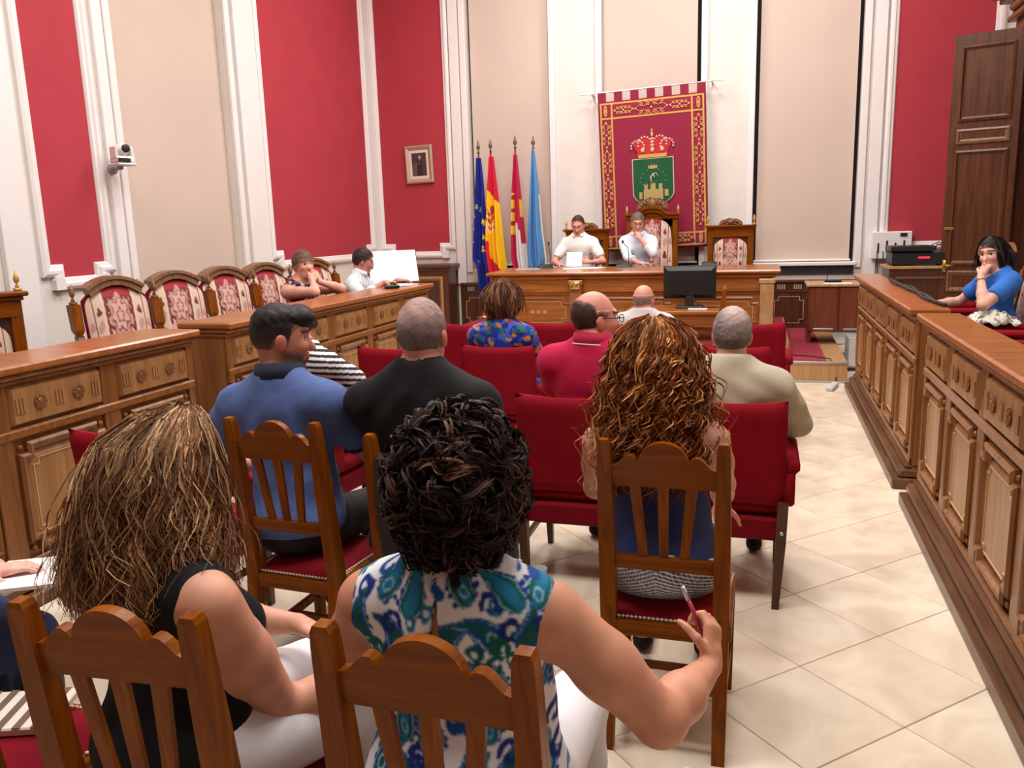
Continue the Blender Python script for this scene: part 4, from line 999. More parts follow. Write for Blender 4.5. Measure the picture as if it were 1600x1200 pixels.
def field(prims, h, post=None, pad=.03):
    lo = np.min([p[0][1] for p in prims], 0) - pad; hi = np.max([p[0][2] for p in prims], 0) + pad
    n = np.ceil((hi - lo) / h).astype(int) + 1; D = np.full(n, 1.0, np.float32)
    for (f, l, u), k in prims:
        m = k + 2.5 * h + .01; i0 = np.maximum(np.floor((l - m - lo) / h).astype(int), 0); i1 = np.minimum(np.ceil((u + m - lo) / h).astype(int) + 1, n)
        ax = [lo[a] + h * np.arange(i0[a], i1[a]) for a in range(3)]
        P = np.stack(np.meshgrid(*ax, indexing='ij'), -1); d = f(P).astype(np.float32)
        sl = tuple(slice(i0[a], i1[a]) for a in range(3)); D[sl] = smin(D[sl], d, max(k, 1e-4))
    if post is not None:
        near = np.argwhere(np.abs(D) < .06); P = lo + near * h
        D[near[:, 0], near[:, 1], near[:, 2]] = post(P, D[near[:, 0], near[:, 1], near[:, 2]])
    return D, lo
def snet(D, lo, h):
    S = D < 0; nx, ny, nz = D.shape
    cnt = np.zeros((nx - 1, ny - 1, nz - 1), np.int8)
    for i in (0, 1):
        for j in (0, 1):
            for k in (0, 1): cnt += S[i:nx - 1 + i, j:ny - 1 + j, k:nz - 1 + k]
    act = np.argwhere((cnt > 0) & (cnt < 8))
    idx = np.full(cnt.shape, -1, np.int32); idx[act[:, 0], act[:, 1], act[:, 2]] = np.arange(len(act))
    c = {(i, j, k): D[act[:, 0] + i, act[:, 1] + j, act[:, 2] + k] for i in (0, 1) for j in (0, 1) for k in (0, 1)}
    acc = np.zeros((len(act), 3)); num = np.zeros(len(act))
    for a in range(3):
        for u in (0, 1):
            for w in (0, 1):
                p = [0, 0, 0]; p[(a + 1) % 3] = u; p[(a + 2) % 3] = w; q = list(p); q[a] = 1
                d0, d1 = c[tuple(p)], c[tuple(q)]; x = (d0 < 0) != (d1 < 0); t = np.where(x, d0 / np.where(x, d0 - d1, 1), 0)
                pt = np.tile(np.array(p, float), (len(act), 1)); pt[:, a] = t; acc += np.where(x[:, None], pt, 0); num += x
    V = lo + h * (act + acc / num[:, None]); F = []
    for a in range(3):
        b, d = (a + 1) % 3, (a + 2) % 3
        s0 = [slice(None)] * 3; s1 = [slice(None)] * 3; s0[a] = slice(0, -1); s1[a] = slice(1, None)
        A, B = S[tuple(s0)], S[tuple(s1)]; e = np.argwhere(A != B)
        ok = (e[:, b] > 0) & (e[:, d] > 0) & (e[:, b] < D.shape[b] - 1) & (e[:, d] < D.shape[d] - 1); e = e[ok]
        fl = A[e[:, 0], e[:, 1], e[:, 2]]; q = []
        for (u, w) in ((1, 1), (0, 1), (0, 0), (1, 0)):
            o = e.copy(); o[:, b] -= u; o[:, d] -= w; q.append(idx[o[:, 0], o[:, 1], o[:, 2]])
        q = np.stack(q, 1); F.append(np.where(fl[:, None], q, q[:, ::-1]))
    return V, np.concatenate(F)
def relax(V, F, it=1, lam=.5):
    for _ in range(it):
        acc = np.zeros_like(V); n = np.zeros(len(V))
        for k in range(4):
            np.add.at(acc, F[:, k], V[F[:, (k + 1) % 4]] + V[F[:, k - 1]]); np.add.at(n, F[:, k], 2)
        V = V + lam * (acc / np.maximum(n, 1)[:, None] - V)
    return V
def blob(name, prims, h, m, parent, root, colf, post=None, rel=1, crel=0):
    D, lo = field(prims, h, post); V, F = snet(D, lo, h); V = relax(V, F, rel)
    C = relax(np.asarray(colf(V), float), F, crel, .6) if crel else colf(V)
    me = mesh_np(name, V - root, F, lina(C)); return link(name, me, m, parent, True)
def noise3(P, s, seed=0):
    r = np.random.RandomState(seed); o = np.zeros(len(P))
    for k in range(5):
        d = r.randn(3); d /= np.linalg.norm(d); o += np.sin(P @ d * s * (1 + .35 * k) + r.rand() * 6.28 + 1.5 * np.sin(P @ r.randn(3) * s * .5))
    return o / 5
def rotz(v, a): c, s = math.cos(a), math.sin(a); return vec(v[0] * c - v[1] * s, v[0] * s + v[1] * c, v[2])
class Fig: pass
def ik(S, Wp, l1, l2, pole):
    d = Wp - S; L_ = np.linalg.norm(d)
    if L_ > (l1 + l2) * .995: Wp = S + d / L_ * (l1 + l2) * .995; d = Wp - S; L_ = np.linalg.norm(d)
    a = (l1 * l1 - l2 * l2 + L_ * L_) / (2 * L_); hgt = math.sqrt(max(l1 * l1 - a * a, 0)); n = d / L_
    p = np.asarray(pole, float); p = p - n * (p @ n); return S + n * a + nrm(p) * hgt, Wp
def hand_prims(w, d, n, side, curl=.5, s=1.0, spread=.05):
    """w wrist, d pointing direction, n palm normal, side=+1 thumb towards d x n"""
    d = nrm(d); n = nrm(n - d * (n @ d)); t = np.cross(d, n) * side; pr = []
    pr.append((p_cone(w, w + d * .03 * s, .024 * s, .026 * s), .012))
    for o in (-.024, -.008, .008, .024): pr.append((p_cone(w + d * .02 * s + t * o * .7 * s, w + d * .085 * s + t * o * s, .0145 * s, .0125 * s), .010))
    for i, (o, L_) in enumerate(((.027, .070), (.009, .080), (-.009, .074), (-.026, .058))):
        p = w + d * .088 * s + t * o * s; a = curl * .55; dd = nrm(d + t * o * spread * 20)
        for k, f in enumerate((.45, .32, .25)):
            e = nrm(dd * math.cos(a) + n * math.sin(a)); q = p + e * L_ * f * s; r0 = (.0092, .0084, .0076)[k] * s
            pr.append((p_cone(p, q, r0, r0 * .92), .003)); p = q; a += curl * (1.0, .8, .5)[k]
    p = w + d * .025 * s + t * .026 * s; e = nrm(d * .75 + t * .75 + n * .35)
    for L_, r0 in ((.040, .0125), (.032, .0105), (.024, .009)):
        q = p + e * L_ * s; pr.append((p_cone(p, q, r0 * s, r0 * .9 * s), .004)); p = q; e = nrm(e + n * curl * .5 - t * .25 * curl + d * .15)
    return pr
SKIN = (214, 158, 134)
def figure(label, x, y, seat, top, yaw=0., lean=(0, .03), side=0., hy=None, hp=0., hr=0., sw=.185, bulk=1., fem=False, floor=0., skin=SKIN, h=.007,
           armL=None, armR=None, shirt=None, pants=None, shirt_opt=None, hairf=None, facef=None, legs=True, knee=.42, bust=.0, hs=1.0, shoes=(40, 34, 32), handk=(.5, .5), group=None, kspread=.12, head_off=(0, 0), nk=.555, ab=1.0, bare=False, sd=None):
    """seated figure. yaw about Z (0 faces +Y). All points in world space; the root sits at the feet of the seat."""
    h = h * (1.25 if h > .0056 else 1.05); g = Fig(); g.root = vec(x, y, floor); fw = rotz((0, 1, 0), yaw); rt = rotz((1, 0, 0), yaw); up = vec(0, 0, 1)
    k = (top - seat) / .90; g.k = k
    t = thing('person', label, 'person', tuple(g.root), 0, group); g.t = t
    sd = sd or (.10 if nk > .49 else .08); pel = vec(x, y, seat + .10)
    neck = pel + up * (nk * k) + fw * lean[1] + rt * lean[0]
    sp = nrm(neck - pel); srt = nrm(rt + up * side * .0 - sp * (rt @ sp)); sfw = np.cross(sp, srt) * 1.0
    if sfw @ fw < 0: sfw = -sfw
    M = np.stack([srt, sfw, sp], 1); g.M = M
    b = bulk
    at = lambda a, bb, c: pel + srt * a + sfw * bb + sp * c
    T = [(p_ell(at(0, -.01, .01), (.175 * b, .135 * b, .12), M), .05), (p_ell(at(0, .01 * b, .16 * k), (.145 * b, .11 * b, .16 * k), M), .06),
         (p_ell(at(0, .005, (nk - .165) * k), (sw * .83 * (1 if not fem else .9) * (.5 + .5 * b), .112 * (.6 + .4 * b), .17 * k), M), .06),
         (p_cone(at(-sw * .72, -.015, (nk - sd + .003) * k), at(sw * .72, -.015, (nk - sd + .003) * k), .058, .058), .06),
         (p_cone(at(0, -.02, (nk - .07) * k), at(0, -.008, nk * k), .078, .058), .05)]
    for s in (-1, 1): T.append((p_cone(at(s * sw * .70, -.022, (nk - sd + .03) * k), at(s * .03, -.02, (nk - .005) * k), .038, .046), .06))
    if fem and bust:
        for s in (-1, 1): T.append((p_ell(at(s * .075, .095, (nk - .18) * k), (.065, .06, .065), M), .04))
    ST = {}; arms = []; hands = []
    for s, spec, hk in ((-1, armL, handk[0]), (1, armR, handk[1])):
        S = at(s * sw, -.015, (nk - sd) * k); spec = dict(spec or {})
        if 'S' in spec: S = vec(*spec['S'])
        Wp = vec(*spec['w']) if 'w' in spec else pel + fw * .33 + rt * s * .09 + up * .10
        pole = spec.get('pole', rt * s * .8 - up * .7 - fw * .3)
        l1, l2 = spec.get('l', (.285 * k, .245 * k)); E_, Wp = ik(S, Wp, l1, l2, pole)
        fb = (.5 + .5 * b) * ab
        if 'e' in spec: E_ = vec(*spec['e']); Wp = vec(*spec['w'])
        hd = spec.get('hd', nrm(Wp - E_)); hn = spec.get('hn', -up * 1.0)
        A = [(p_cone(S, S + (E_ - S) * .5, .053 * (.5 + .5 * b), .048 * fb), .06), (p_cone(S + (E_ - S) * .45, E_, .048 * fb, .038 * fb), .02),
             (p_cone(E_, E_ + (Wp - E_) * .4, .039 * fb, .037 * fb), .02), (p_cone(E_ + (Wp - E_) * .38, Wp, .037 * fb, .025), .02)]
        arms += A; hands += hand_prims(Wp, hd, vec(*hn), spec.get('side', -s), spec.get('curl', hk), .95 if fem else 1.03)
        ST[s] = (S, E_, Wp, A)
    g.ST = ST
    # head
    hyaw = yaw if hy is None else hy; hf = rotz((0, math.cos(hp), math.sin(hp)), hyaw); hrt = rotz((1, 0, 0), hyaw); hu = np.cross(hrt, hf)
    hrt2 = hrt * math.cos(hr) + hu * math.sin(hr); hu2 = np.cross(hrt2, hf); HM = np.stack([hrt2, hf, hu2], 1)
    hc = vec(neck[0], neck[1], top - .128 * hs) + fw * .03 + rt * head_off[0] + fw * head_off[1]
    hc[2] = top - .128 * hs
    hat = lambda a, bb, c: hc + HM @ (vec(a, bb, c) * hs)
    g.hc, g.HM, g.hat, g.hs = hc, HM, hat, hs
    E3 = lambda a, r: p_ell(hat(*a), tuple(q * hs for q in r), HM)
    cran = [(E3((0, -.014, .032), (.075, .095, .096)), .02), (E3((0, .022, -.02), (.064, .074, .092)), .03)]
    Hd = cran + [(E3((0, .048, -.082), (.044, .042, .034)), .03), (p_cone(hat(0, .090, .012), hat(0, .112, -.026), .009 * hs, .0145 * hs), .012),
                 (E3((0, .080, .038), (.052, .016, .012)), .02), (E3((0, .094, -.060), (.024, .010, .011)), .010), (E3((.034, .07, -.02), (.022, .02, .02)), .02), (E3((-.034, .07, -.02), (.022, .02, .02)), .02)]
    for s in (-1, 1): Hd += [(E3((s * .079, -.004, -.008), (.009, .021, .033)), .006), (E3((s * .083, -.012, .002), (.006, .016, .022)), .006)]
    Hd += [(p_cone(hat(0, -.022, -.05), neck + sp * .0, .054 * (.92 if fem else 1.06), .060 * (.9 if fem else 1.08)), .03)]
    g.cran = cran; legp = []
    for s in (-1, 1):
        hip = pel + rt * s * .085 * b + fw * .02 - up * .02; kn = pel + fw * knee + rt * s * kspread + up * .0; kn[2] = max(seat + .045, floor + .47)
        an = vec(kn[0], kn[1], floor + .09) + fw * (.0)
        to = an + fw * .17; to[2] = floor + .035
        L_ = [(p_cone(hip, kn, .085 * b, .062), .05), (p_cone(kn, kn + (an - kn) * .45, .058, .055), .03), (p_cone(kn + (an - kn) * .4, an, .055, .04), .02)]
        legp.append((L_, [(p_cone(vec(an[0], an[1], floor + .045), to, .042, .035), .02)], hip, kn, an))
    prims = T + arms + hands + Hd
    if bare:
        for L_, ft, *_ in legp: prims = prims + L_
    sk = np.array(skin, float)
    def skincol(V):
        C = np.tile(sk, (len(V), 1)); q = (V - hc) @ HM / hs; ins = np.abs(q).max(1) < .16
        fr = ins & (q[:, 1] > .05); ax = np.abs(q[:, 0])
        C *= (1 + .05 * noise3(V, 40, 3))[:, None]
        red = ins & (np.hypot(ax - .04, q[:, 2] + .03) < .025) & (q[:, 1] > .04); C[red] = C[red] * (1.0, .9, .88)
        C[ins & (ax > .072)] *= (1.0, .86, .84)
        C[fr & (np.abs(q[:, 2] + .058) < .010) & (ax < .026)] = sk * (.86, .60, .58)
        C[fr & (np.abs(q[:, 2] - .014) < .0075) & (np.abs(ax - .033) < .016)] = (206, 192, 184)
        C[fr & (np.abs(q[:, 2] - .014) < .0085) & (np.abs(ax - .033) < .0075)] = (46, 32, 26)
        C[fr & (np.abs(q[:, 2] - .040 + (ax - .035) * .1) < .0055) & (ax > .013) & (ax < .054)] = (70, 50, 40)
        if facef is not None: C = facef(C, q, V, ins)
        return C
    def sock(P, D):
        q = (P - hc) @ HM / hs
        for s in (-1, 1):
            d = np.sqrt(((q - (s * .033, .098, .012)) ** 2 / np.array((1.3, 1, .8)) ** 2).sum(-1)) - .017
            D = -smin(-D, d * hs, .012)
        return D
    g.skin = sk
    if legs:
        for L_, ft, *_ in legp: blob('shoe', ft, .013, VCOL, t, g.root, lambda V: np.tile(np.array(shoes, float), (len(V), 1)))
    g.body = blob('body', prims, h, VCOLS, t, g.root, skincol, sock)
    g.T, g.legp, g.at, g.pel, g.neck, g.srt, g.sfw, g.sp, g.fw, g.rt = T, legp, at, pel, neck, srt, sfw, sp, fw, rt
    so = dict(sleeve=.55, grow=.011, hem=-.02, neck_r=.078, neck_dy=.0, fold=.004, neck_dz=.03, h=h * 1.1, col=(200, 200, 200), strap=False, mat=VCOL)
    if shirt is not None:
        so.update(shirt_opt or {}); so['col'] = shirt; gr = so['grow']
        pr = [(p_grow(p, gr), kk) for p, kk in T]
        for s in (-1, 1):
            S, E_, Wp, A = ST[s]
            f = so['sleeve']
            if f <= 0:
                pr.append((p_grow(p_cone(S + srt * -s * .03, S + srt * -s * .012, .056, .052), gr * .6), .02)); continue
            if f <= 1:
                c = S + (E_ - S) * f; dr = E_ - S; use = A[:2]
                for p, kk in use: pr.append((p_cut(p_grow(p, gr + .004), c, dr), kk))
            else:
                c = E_ + (Wp - E_) * (f - 1); dr = Wp - E_
                for p, kk in A[:2]: pr.append((p_grow(p, gr + .003), kk))
                for p, kk in A[2:]: pr.append((p_cut(p_grow(p, gr + .002), c, dr), kk))
        hemc = pel + sp * so['hem']; nc = neck + sp * so['neck_dz'] + sfw * so['neck_dy']; seed = int(abs(x * 100) + abs(y * 37))
        def post(P, D):
            D = D - so['fold'] * np.clip(noise3(P, 28, seed) + .35, -.2, 1)
            if so.get('rot') : pass
            below = (hemc - P) @ sp; D = np.maximum(D, below)
            D = -smin(-D, np.sqrt(((P - nc) ** 2).sum(-1)) - so['neck_r'], .004)
            hd = (P - (neck + sp * .055)) @ sp; D = np.maximum(D, hd)
            if 'cut' in so: D = so['cut'](P, D, g)
            return D
        cf = shirt if callable(shirt) else (lambda V: np.tile(np.array(shirt, float), (len(V), 1)) * (1 + .04 * noise3(V, 30, 5))[:, None])
        g.shirt = blob(so.get('name', 'shirt'), pr, so['h'], so['mat'], t, g.root, (lambda V: cf(V) if not callable(shirt) else shirt(V, g)), post, crel=so.get('crel', 0))
    if pants is not None:
        pr = [(p_grow(T[0][0], .010), .05)]
        cutz = pants[1] if isinstance(pants[1], (int, float)) else None
        for L_, ft, hip, kn, an in legp:
            for p, kk in L_:
                q = p_grow(p, .012)
                if cutz is not None:
                    if cutz < 1: q = p_cut(q, hip + (kn - hip) * cutz, kn - hip) if p is L_[0][0] else None
                    else: q = p_cut(q, kn + (an - kn) * (cutz - 1), an - kn)
                if q is not None: pr.append((q, kk))
        pc = pants[0]; hemw = pel + sp * .09
        def postp(P, D): return np.maximum(D - .003 * np.clip(noise3(P, 30, 9), 0, 1), (P - hemw) @ sp)
        cfp = (lambda V: pc(V, g)) if callable(pc) else (lambda V: np.tile(np.array(pc, float), (len(V), 1)))
        blob('trousers', pr, pants[2] if len(pants) > 2 else .015, VCOL, t, g.root, cfp, postp)
    if hairf is not None: hairf(g)
    return g
def cap_hair(g, col, thick=.012, line=None, rough=.004, h=.005, bald=None, mix=None, name='hair', nz=70, soft=.02, bsoft=.03):
    ln = line or ((-.13, -.075), (-.04, -.065), (-.012, .0), (.02, .012), (.05, .05), (.075, .075), (.1, .085))
    ly = [p[0] for p in ln]; lz = [p[1] for p in ln]
    pr = [(p_grow(p, thick * g.hs), k) for p, k in g.cran]
    def post(P, D):
        q = (P - g.hc) @ g.HM / g.hs; D = D - rough * noise3(P, nz, 4)
        D = np.maximum(D, (np.interp(q[:, 1], ly, lz) - q[:, 2]) * g.hs * .8)
        if bald is not None: D = np.maximum(D, bald(q) * g.hs)
        return D
    c0 = np.array(col, float)
    def cf(V):
        C = np.tile(c0, (len(V), 1)) * (1 + .10 * np.random.RandomState(3).randn(len(V)) + .12 * noise3(V, 40, 2))[:, None]
        q = (V - g.hc) @ g.HM / g.hs
        if mix: C = mix(C, q, V)
        s = np.clip((q[:, 2] - np.interp(q[:, 1], ly, lz) + .012 * noise3(V, 90, 6)) / soft, 0, 1)
        if bald is not None: s = s * np.clip((-bald(q) + .01 * noise3(V, 90, 7)) / bsoft, 0, 1)
        s = s[:, None]; return C * s + g.skin * .93 * (1 - s)
    return blob(name, pr, h, VHAIR, g.t, g.root, cf, post)
def strands(g, paths, rad, cols, name='hair_strands', parent=None, n=3):
    """paths (S,K,3) world, rad (S,K), cols (S,3) srgb or (S,K,3)"""
    S, K, _ = paths.shape; tn = np.gradient(paths, axis=1); tn /= np.linalg.norm(tn, axis=2, keepdims=True) + 1e-9
    ref = np.array((.31, .17, .93)); a = np.cross(tn, ref); a /= np.linalg.norm(a, axis=2, keepdims=True) + 1e-9; b = np.cross(tn, a)
    r0 = np.random.RandomState(5).rand(S, 1, 1) * 6.28; sd = (a * np.cos(r0) + b * np.sin(r0)) * rad[:, :, None] * 1.25
    V = np.stack([paths - sd, paths + sd], 2).reshape(-1, 3)
    i = (np.arange(S)[:, None] * K + np.arange(K - 1)[None, :]) * 2; F = np.stack([i, i + 1, i + 3, i + 2], -1).reshape(-1, 4)
    C = np.repeat((cols[:, None, :] if cols.ndim == 2 else cols) * np.ones((S, K, 1)), 2, axis=1).reshape(-1, 3)
    me = mesh_np(name, V - g.root, F, lina(np.clip(C, 0, 255))); o = link(name, me, VHAIR, parent or g.t, True); o['kind'] = 'stuff'; return o
def flow_hair(g, prof, n, K, seed, wave, curl, cols, rad=.0022, face=.9, base=None, drop=(.8, 1.0), helix=False, clumps=0, fuzz=.006, fly=.03, root=.10, B_=.86):
    """prof: (z from head centre, rx, ry, y offset), top first. Locks (clumps of strands) run from the crown down the profile surface."""
    r = np.random.RandomState(seed); pz = np.array([p[0] for p in prof])[::-1]; F_ = lambda z, c: np.interp(z, pz, np.array([p[c] for p in prof])[::-1])
    nc = clumps or n; ci = r.randint(0, nc, n) if clumps else np.arange(n); Ht = prof[0][0] - prof[-1][0]
    ph = r.uniform(-math.pi, math.pi, nc); ph = np.where(np.abs(ph) < face, np.sign(ph + 1e-6) * (face + r.rand(nc) * .9), ph)
    lay = 1 - .22 * r.rand(nc) ** 2; end = prof[-1][0] + Ht * (1 - r.uniform(drop[0], drop[1], nc)); z0 = prof[0][0] - .003 - Ht * root * r.rand(nc) ** 1.3
    p1 = r.rand(nc) * 6.28; fq = curl * (.7 + .6 * r.rand(nc)); am = wave * (.6 + .8 * r.rand(nc)); dr = r.randn(nc) * .28
    j = lambda a, sd: (a[ci] + sd * r.randn(n))[:, None]
    s = np.linspace(0, 1, K)[None, :]; sp = .25 + .75 * s
    L0 = j(z0, .004); z = L0 + (j(end, .010) - L0) * s ** 1.05
    A = j(ph, .05) + j(dr, .05) * s; amp = j(am, wave * .12) * s ** .6; P1 = j(p1, .25); FQ = j(fq, .03 * curl)
    w1 = amp * np.sin(FQ * s + P1); w2 = amp * (np.cos(FQ * s + P1) if helix else .5 * np.sin(FQ * .7 * s + P1 * 2))
    lj = j(lay, .012); yo = F_(z, 3); rx, ry = F_(z, 1) * lj, F_(z, 2) * lj
    o1, o2, o3 = (r.randn(n)[:, None] * fuzz * sp for _ in range(3)); fl = (r.rand(n)[:, None] < .06) * np.abs(r.randn(n))[:, None] * fly * s
    out = np.stack([np.sin(A), np.cos(A)], -1); tan = np.stack([np.cos(A), -np.sin(A)], -1)
    px = rx * out[..., 0] + out[..., 0] * (w2 + o2 + fl) + tan[..., 0] * (w1 + o1); py = ry * out[..., 1] + yo + out[..., 1] * (w2 + o2 + fl) + tan[..., 1] * (w1 + o1)
    if helix: z = z + amp * .6 * np.sin(FQ * s + P1 + .8)
    z = z + o3 * .5
    W_ = g.hc + (np.stack([px, py, z], -1) * g.hs) @ g.HM.T
    C0 = np.array(cols, float)[r.randint(0, len(cols), nc)][ci] * (1 + .13 * r.randn(n))[:, None]
    R_ = rad * (1 - .6 * s ** 3) * (.7 + .6 * r.rand(n))[:, None]; par = None
    if base is not None:
        N1 = 28; zz = np.linspace(prof[0][0] - .004, prof[-1][0] * .93, 26); an = np.linspace(-math.pi, math.pi, N1, endpoint=False)
        vs = np.array([[F_(q, 1) * B_ * math.sin(a), min(F_(q, 2) * B_ * math.cos(a), .035 if (q < .06 and abs(a) < 1.3) else 9) + F_(q, 3), q] for q in zz for a in an] + [[0, prof[0][3], prof[0][0]]])
        V = g.hc + (vs * g.hs) @ g.HM.T; fs = [(i * N1 + k, i * N1 + (k + 1) % N1, (i + 1) * N1 + (k + 1) % N1, (i + 1) * N1 + k) for i in range(25) for k in range(N1)] + [(k, len(vs) - 1, len(vs) - 1, (k + 1) % N1)[:3] for k in range(N1)]
        me = mesh_np('hair', V - g.root, fs, lina(np.tile(np.array(base, float), (len(V), 1)))); par = link('hair', me, VHAIR, g.t, True)
    return strands(g, W_, R_, C0, parent=par)
def tousle_hair(g, prof, n, K, seed, clumps, length, cols, rad, base, face=.95, amp=.014, turns=7., down=.6):
    """short curly hair: locks rooted all over the volume, each curling along its own way"""
    r = np.random.RandomState(seed); pz = np.array([p[0] for p in prof])[::-1]; F_ = lambda z, c: np.interp(z, pz, np.array([p[c] for p in prof])[::-1])
    u = r.rand(clumps); zt, zb = prof[0][0], prof[-1][0]; zc = zt - (zt - zb) * (u ** 1.25); ph = r.uniform(-math.pi, math.pi, clumps)
    low = zc < .06; ph = np.where(low & (np.abs(ph) < face), np.sign(ph + 1e-6) * (face + r.rand(clumps) * .9), ph)
    lay = .90 + .12 * r.rand(clumps); nrmx = np.stack([F_(zc, 1) * np.sin(ph), F_(zc, 2) * np.cos(ph) + F_(zc, 3), zc], -1); c0 = np.array((0, prof[0][3], -.01)); pos = c0 + (nrmx - c0) * lay[:, None]
    N_ = pos - c0; N_ /= np.linalg.norm(N_, axis=1, keepdims=True); dv = r.randn(clumps, 3) * .75 + np.array((0, -.15, -down)); dv -= N_ * (dv * N_).sum(1, keepdims=True); dv /= np.linalg.norm(dv, axis=1, keepdims=True)
    e2 = np.cross(N_, dv); ci = r.randint(0, clumps, n); s = np.linspace(0, 1, K)[None, :, None]
    Ls = (length * (.7 + .6 * r.rand(clumps)))[ci][:, None, None]; p1 = (r.rand(clumps) * 6.28)[ci][:, None, None] + .25 * r.randn(n)[:, None, None]; fq = (turns * (.6 + .8 * r.rand(clumps)))[ci][:, None, None]; am = (amp * (.6 + .8 * r.rand(clumps)))[ci][:, None, None]
    off = r.randn(n, 1, 3) * .005
    P_ = pos[ci][:, None, :] + off + dv[ci][:, None, :] * Ls * (s - .3) - N_[ci][:, None, :] * (Ls * (s - .3)) ** 2 * 4.0 + e2[ci][:, None, :] * am * np.sin(fq * s + p1) + N_[ci][:, None, :] * (am * .7 * np.cos(fq * s + p1) + .006 * np.sin(3.1 * s))
    W_ = g.hc + (P_ * g.hs) @ g.HM.T; C0 = np.array(cols, float)[r.randint(0, len(cols), clumps)][ci] * (1 + .14 * r.randn(n))[:, None]
    s2 = s[..., 0]; R_ = rad * np.sin(np.clip(s2 * .9 + .12, 0, 1) * math.pi) ** .4 * (.7 + .6 * r.rand(n))[:, None] + .0003
    pr = [(p_ell(g.hat(0, prof[0][3], (zt + zb) / 2), (max(p[1] for p in prof) * .88 * g.hs, max(p[2] for p in prof) * .86 * g.hs, (zt - zb) / 2 * .95 * g.hs), g.HM), .02)]
    def post(P, D):
        q = (P - g.hc) @ g.HM / g.hs; return np.maximum(D - .006 * noise3(P, 60, 3), np.minimum(q[:, 1] - .03, .065 - q[:, 2]) * g.hs)
    par = blob('hair', pr, .007, VHAIR, g.t, g.root, lambda V: np.tile(np.array(base, float), (len(V), 1)) * (1 + .25 * noise3(V, 90, 4))[:, None], post)
    return strands(g, W_, R_, C0, parent=par)
def glasses(g, col=(30, 28, 28), w=.026, hh=.017):
    m = mat('glasses_%d%d%d' % col, col, .35, metal=.2 if col[0] > 60 else 0); b = MB()
    for s in (-1, 1):
        b.tube([tuple(g.hat(s * .035 + w * math.cos(a), .112 - .002 * abs(math.cos(a)), .012 + hh * math.sin(a))) for a in np.linspace(0, 2 * math.pi, 14, endpoint=False)], .0022, 5, True)
        b.tube([tuple(g.hat(s * (.035 + w), .110, .016)), tuple(g.hat(s * .080, .085, .018)), tuple(g.hat(s * .085, .0, .018)), tuple(g.hat(s * .084, -.015, .005))], .0024, 5)
    b.tube([tuple(g.hat(-.010, .113, .014)), tuple(g.hat(.010, .113, .014))], .002, 5)
    b.map(lambda X, Y, Z: (X - g.root[0], Y - g.root[1], Z - g.root[2])); obj('glasses', b, m, g.t, True)
def collar(g, col, r=.072, hgt=.032, dz=.02, name='collar', tip=None):
    b = MB(); n = 28; vs = []; fs = []
    for i in range(n + 1):
        a = math.radians(25) + (2 * math.pi - math.radians(50)) * i / n      # opening at the front
        for (rr, zz) in ((r * 1.02, dz - .02), (r * .96, dz + hgt), (r * 1.03, dz + hgt * 1.04), (r * 1.26, dz - .012)):
            p = g.neck + g.srt * rr * math.sin(a) * 1.05 + g.sfw * rr * math.cos(a) * 1.0 + g.sp * (zz - .022 * (math.cos(a) + 1) / 2)
            vs.append(tuple(p - g.root))
    for i in range(n):
        for k in range(4): fs.append((i * 4 + k, i * 4 + (k + 1) % 4, i * 4 + 4 + (k + 1) % 4, i * 4 + 4 + k))
    b.add(vs, fs); o = obj(name, b, mat('collar_%d_%d_%d' % tuple(col), col, .8), g.t, True)
    if tip: e = MB(); e.tube([vs[i * 4 + 3] for i in range(n + 1)], .0035, 5); obj('collar_stripe', e, mat('stripe_%d' % tip[0], tip, .8), o, True)
    return o
# ------------------------------------------------------------------ the cast
GRP = None
def stripe_h(c1, c2, period, axis=2, duty=.5):
    return lambda V, g: np.where((((V @ np.array(g.sp)) / period) % 1 < duty)[:, None], np.array(c1, float), np.array(c2, float))
def floral(bg, spots, sc, seed):
    def f(V, g):
        C = np.tile(np.array(bg, float), (len(V), 1))
        for k, c in enumerate(spots): C[noise3(V, sc, seed + k) > .34] = c
        return C
    return f
# --- far: dais men
def hair_part(g, col=(60, 44, 38), **kw): cap_hair(g, col, h=.007, **kw)
g = figure('man in a white polo reading papers at the dais table', -2.29, 10.72, .86, 1.775, yaw=math.pi, hy=math.pi, hp=-.45, h=.009, bulk=1.08, skin=(214, 150, 132), lean=(0, .10),
           floor=.368, armL=dict(w=(-2.09, 10.34, 1.19), hd=(-.5, -.2, .1), hn=(-.3, .7, -.3), side=-1), armR=dict(w=(-2.49, 10.30, 1.165), hd=(.7, -.3, 0), hn=(0, 0, -1)),
           shirt=(238, 234, 230), shirt_opt=dict(sleeve=.75, fold=.006), pants=((60, 60, 70), 1.95), hairf=lambda g: hair_part(g, thick=.009, line=((-.13, -.075), (-.04, -.06), (-.012, .0), (.02, .02), (.04, .07), (.06, .095), (.1, .12))))
collar(g, (240, 236, 232))
g = figure('man in a pale blue shirt resting his chin on his hand at the dais', -1.52, 10.74, .86, 1.78, yaw=math.pi, hy=math.pi + .2, hp=-.28, h=.009, skin=(214, 156, 138), lean=(.0, .14), floor=.368,
           armL=dict(w=(-1.47, 10.42, 1.47), pole=(.9, -.3, -1), hd=(-.3, .45, .7), hn=(-.2, .6, .2), curl=1.4), armR=dict(w=(-1.45, 10.26, 1.17), pole=(-1, .2, -.4), hd=(1, 0, 0), hn=(0, 0, -1)),
           shirt=(214, 222, 236), shirt_opt=dict(sleeve=1.45, fold=.008), pants=((50, 52, 64), 1.95), hairf=lambda g: hair_part(g, (96, 90, 88), thick=.014))
glasses(g, (60, 36, 34)); collar(g, (216, 224, 238))
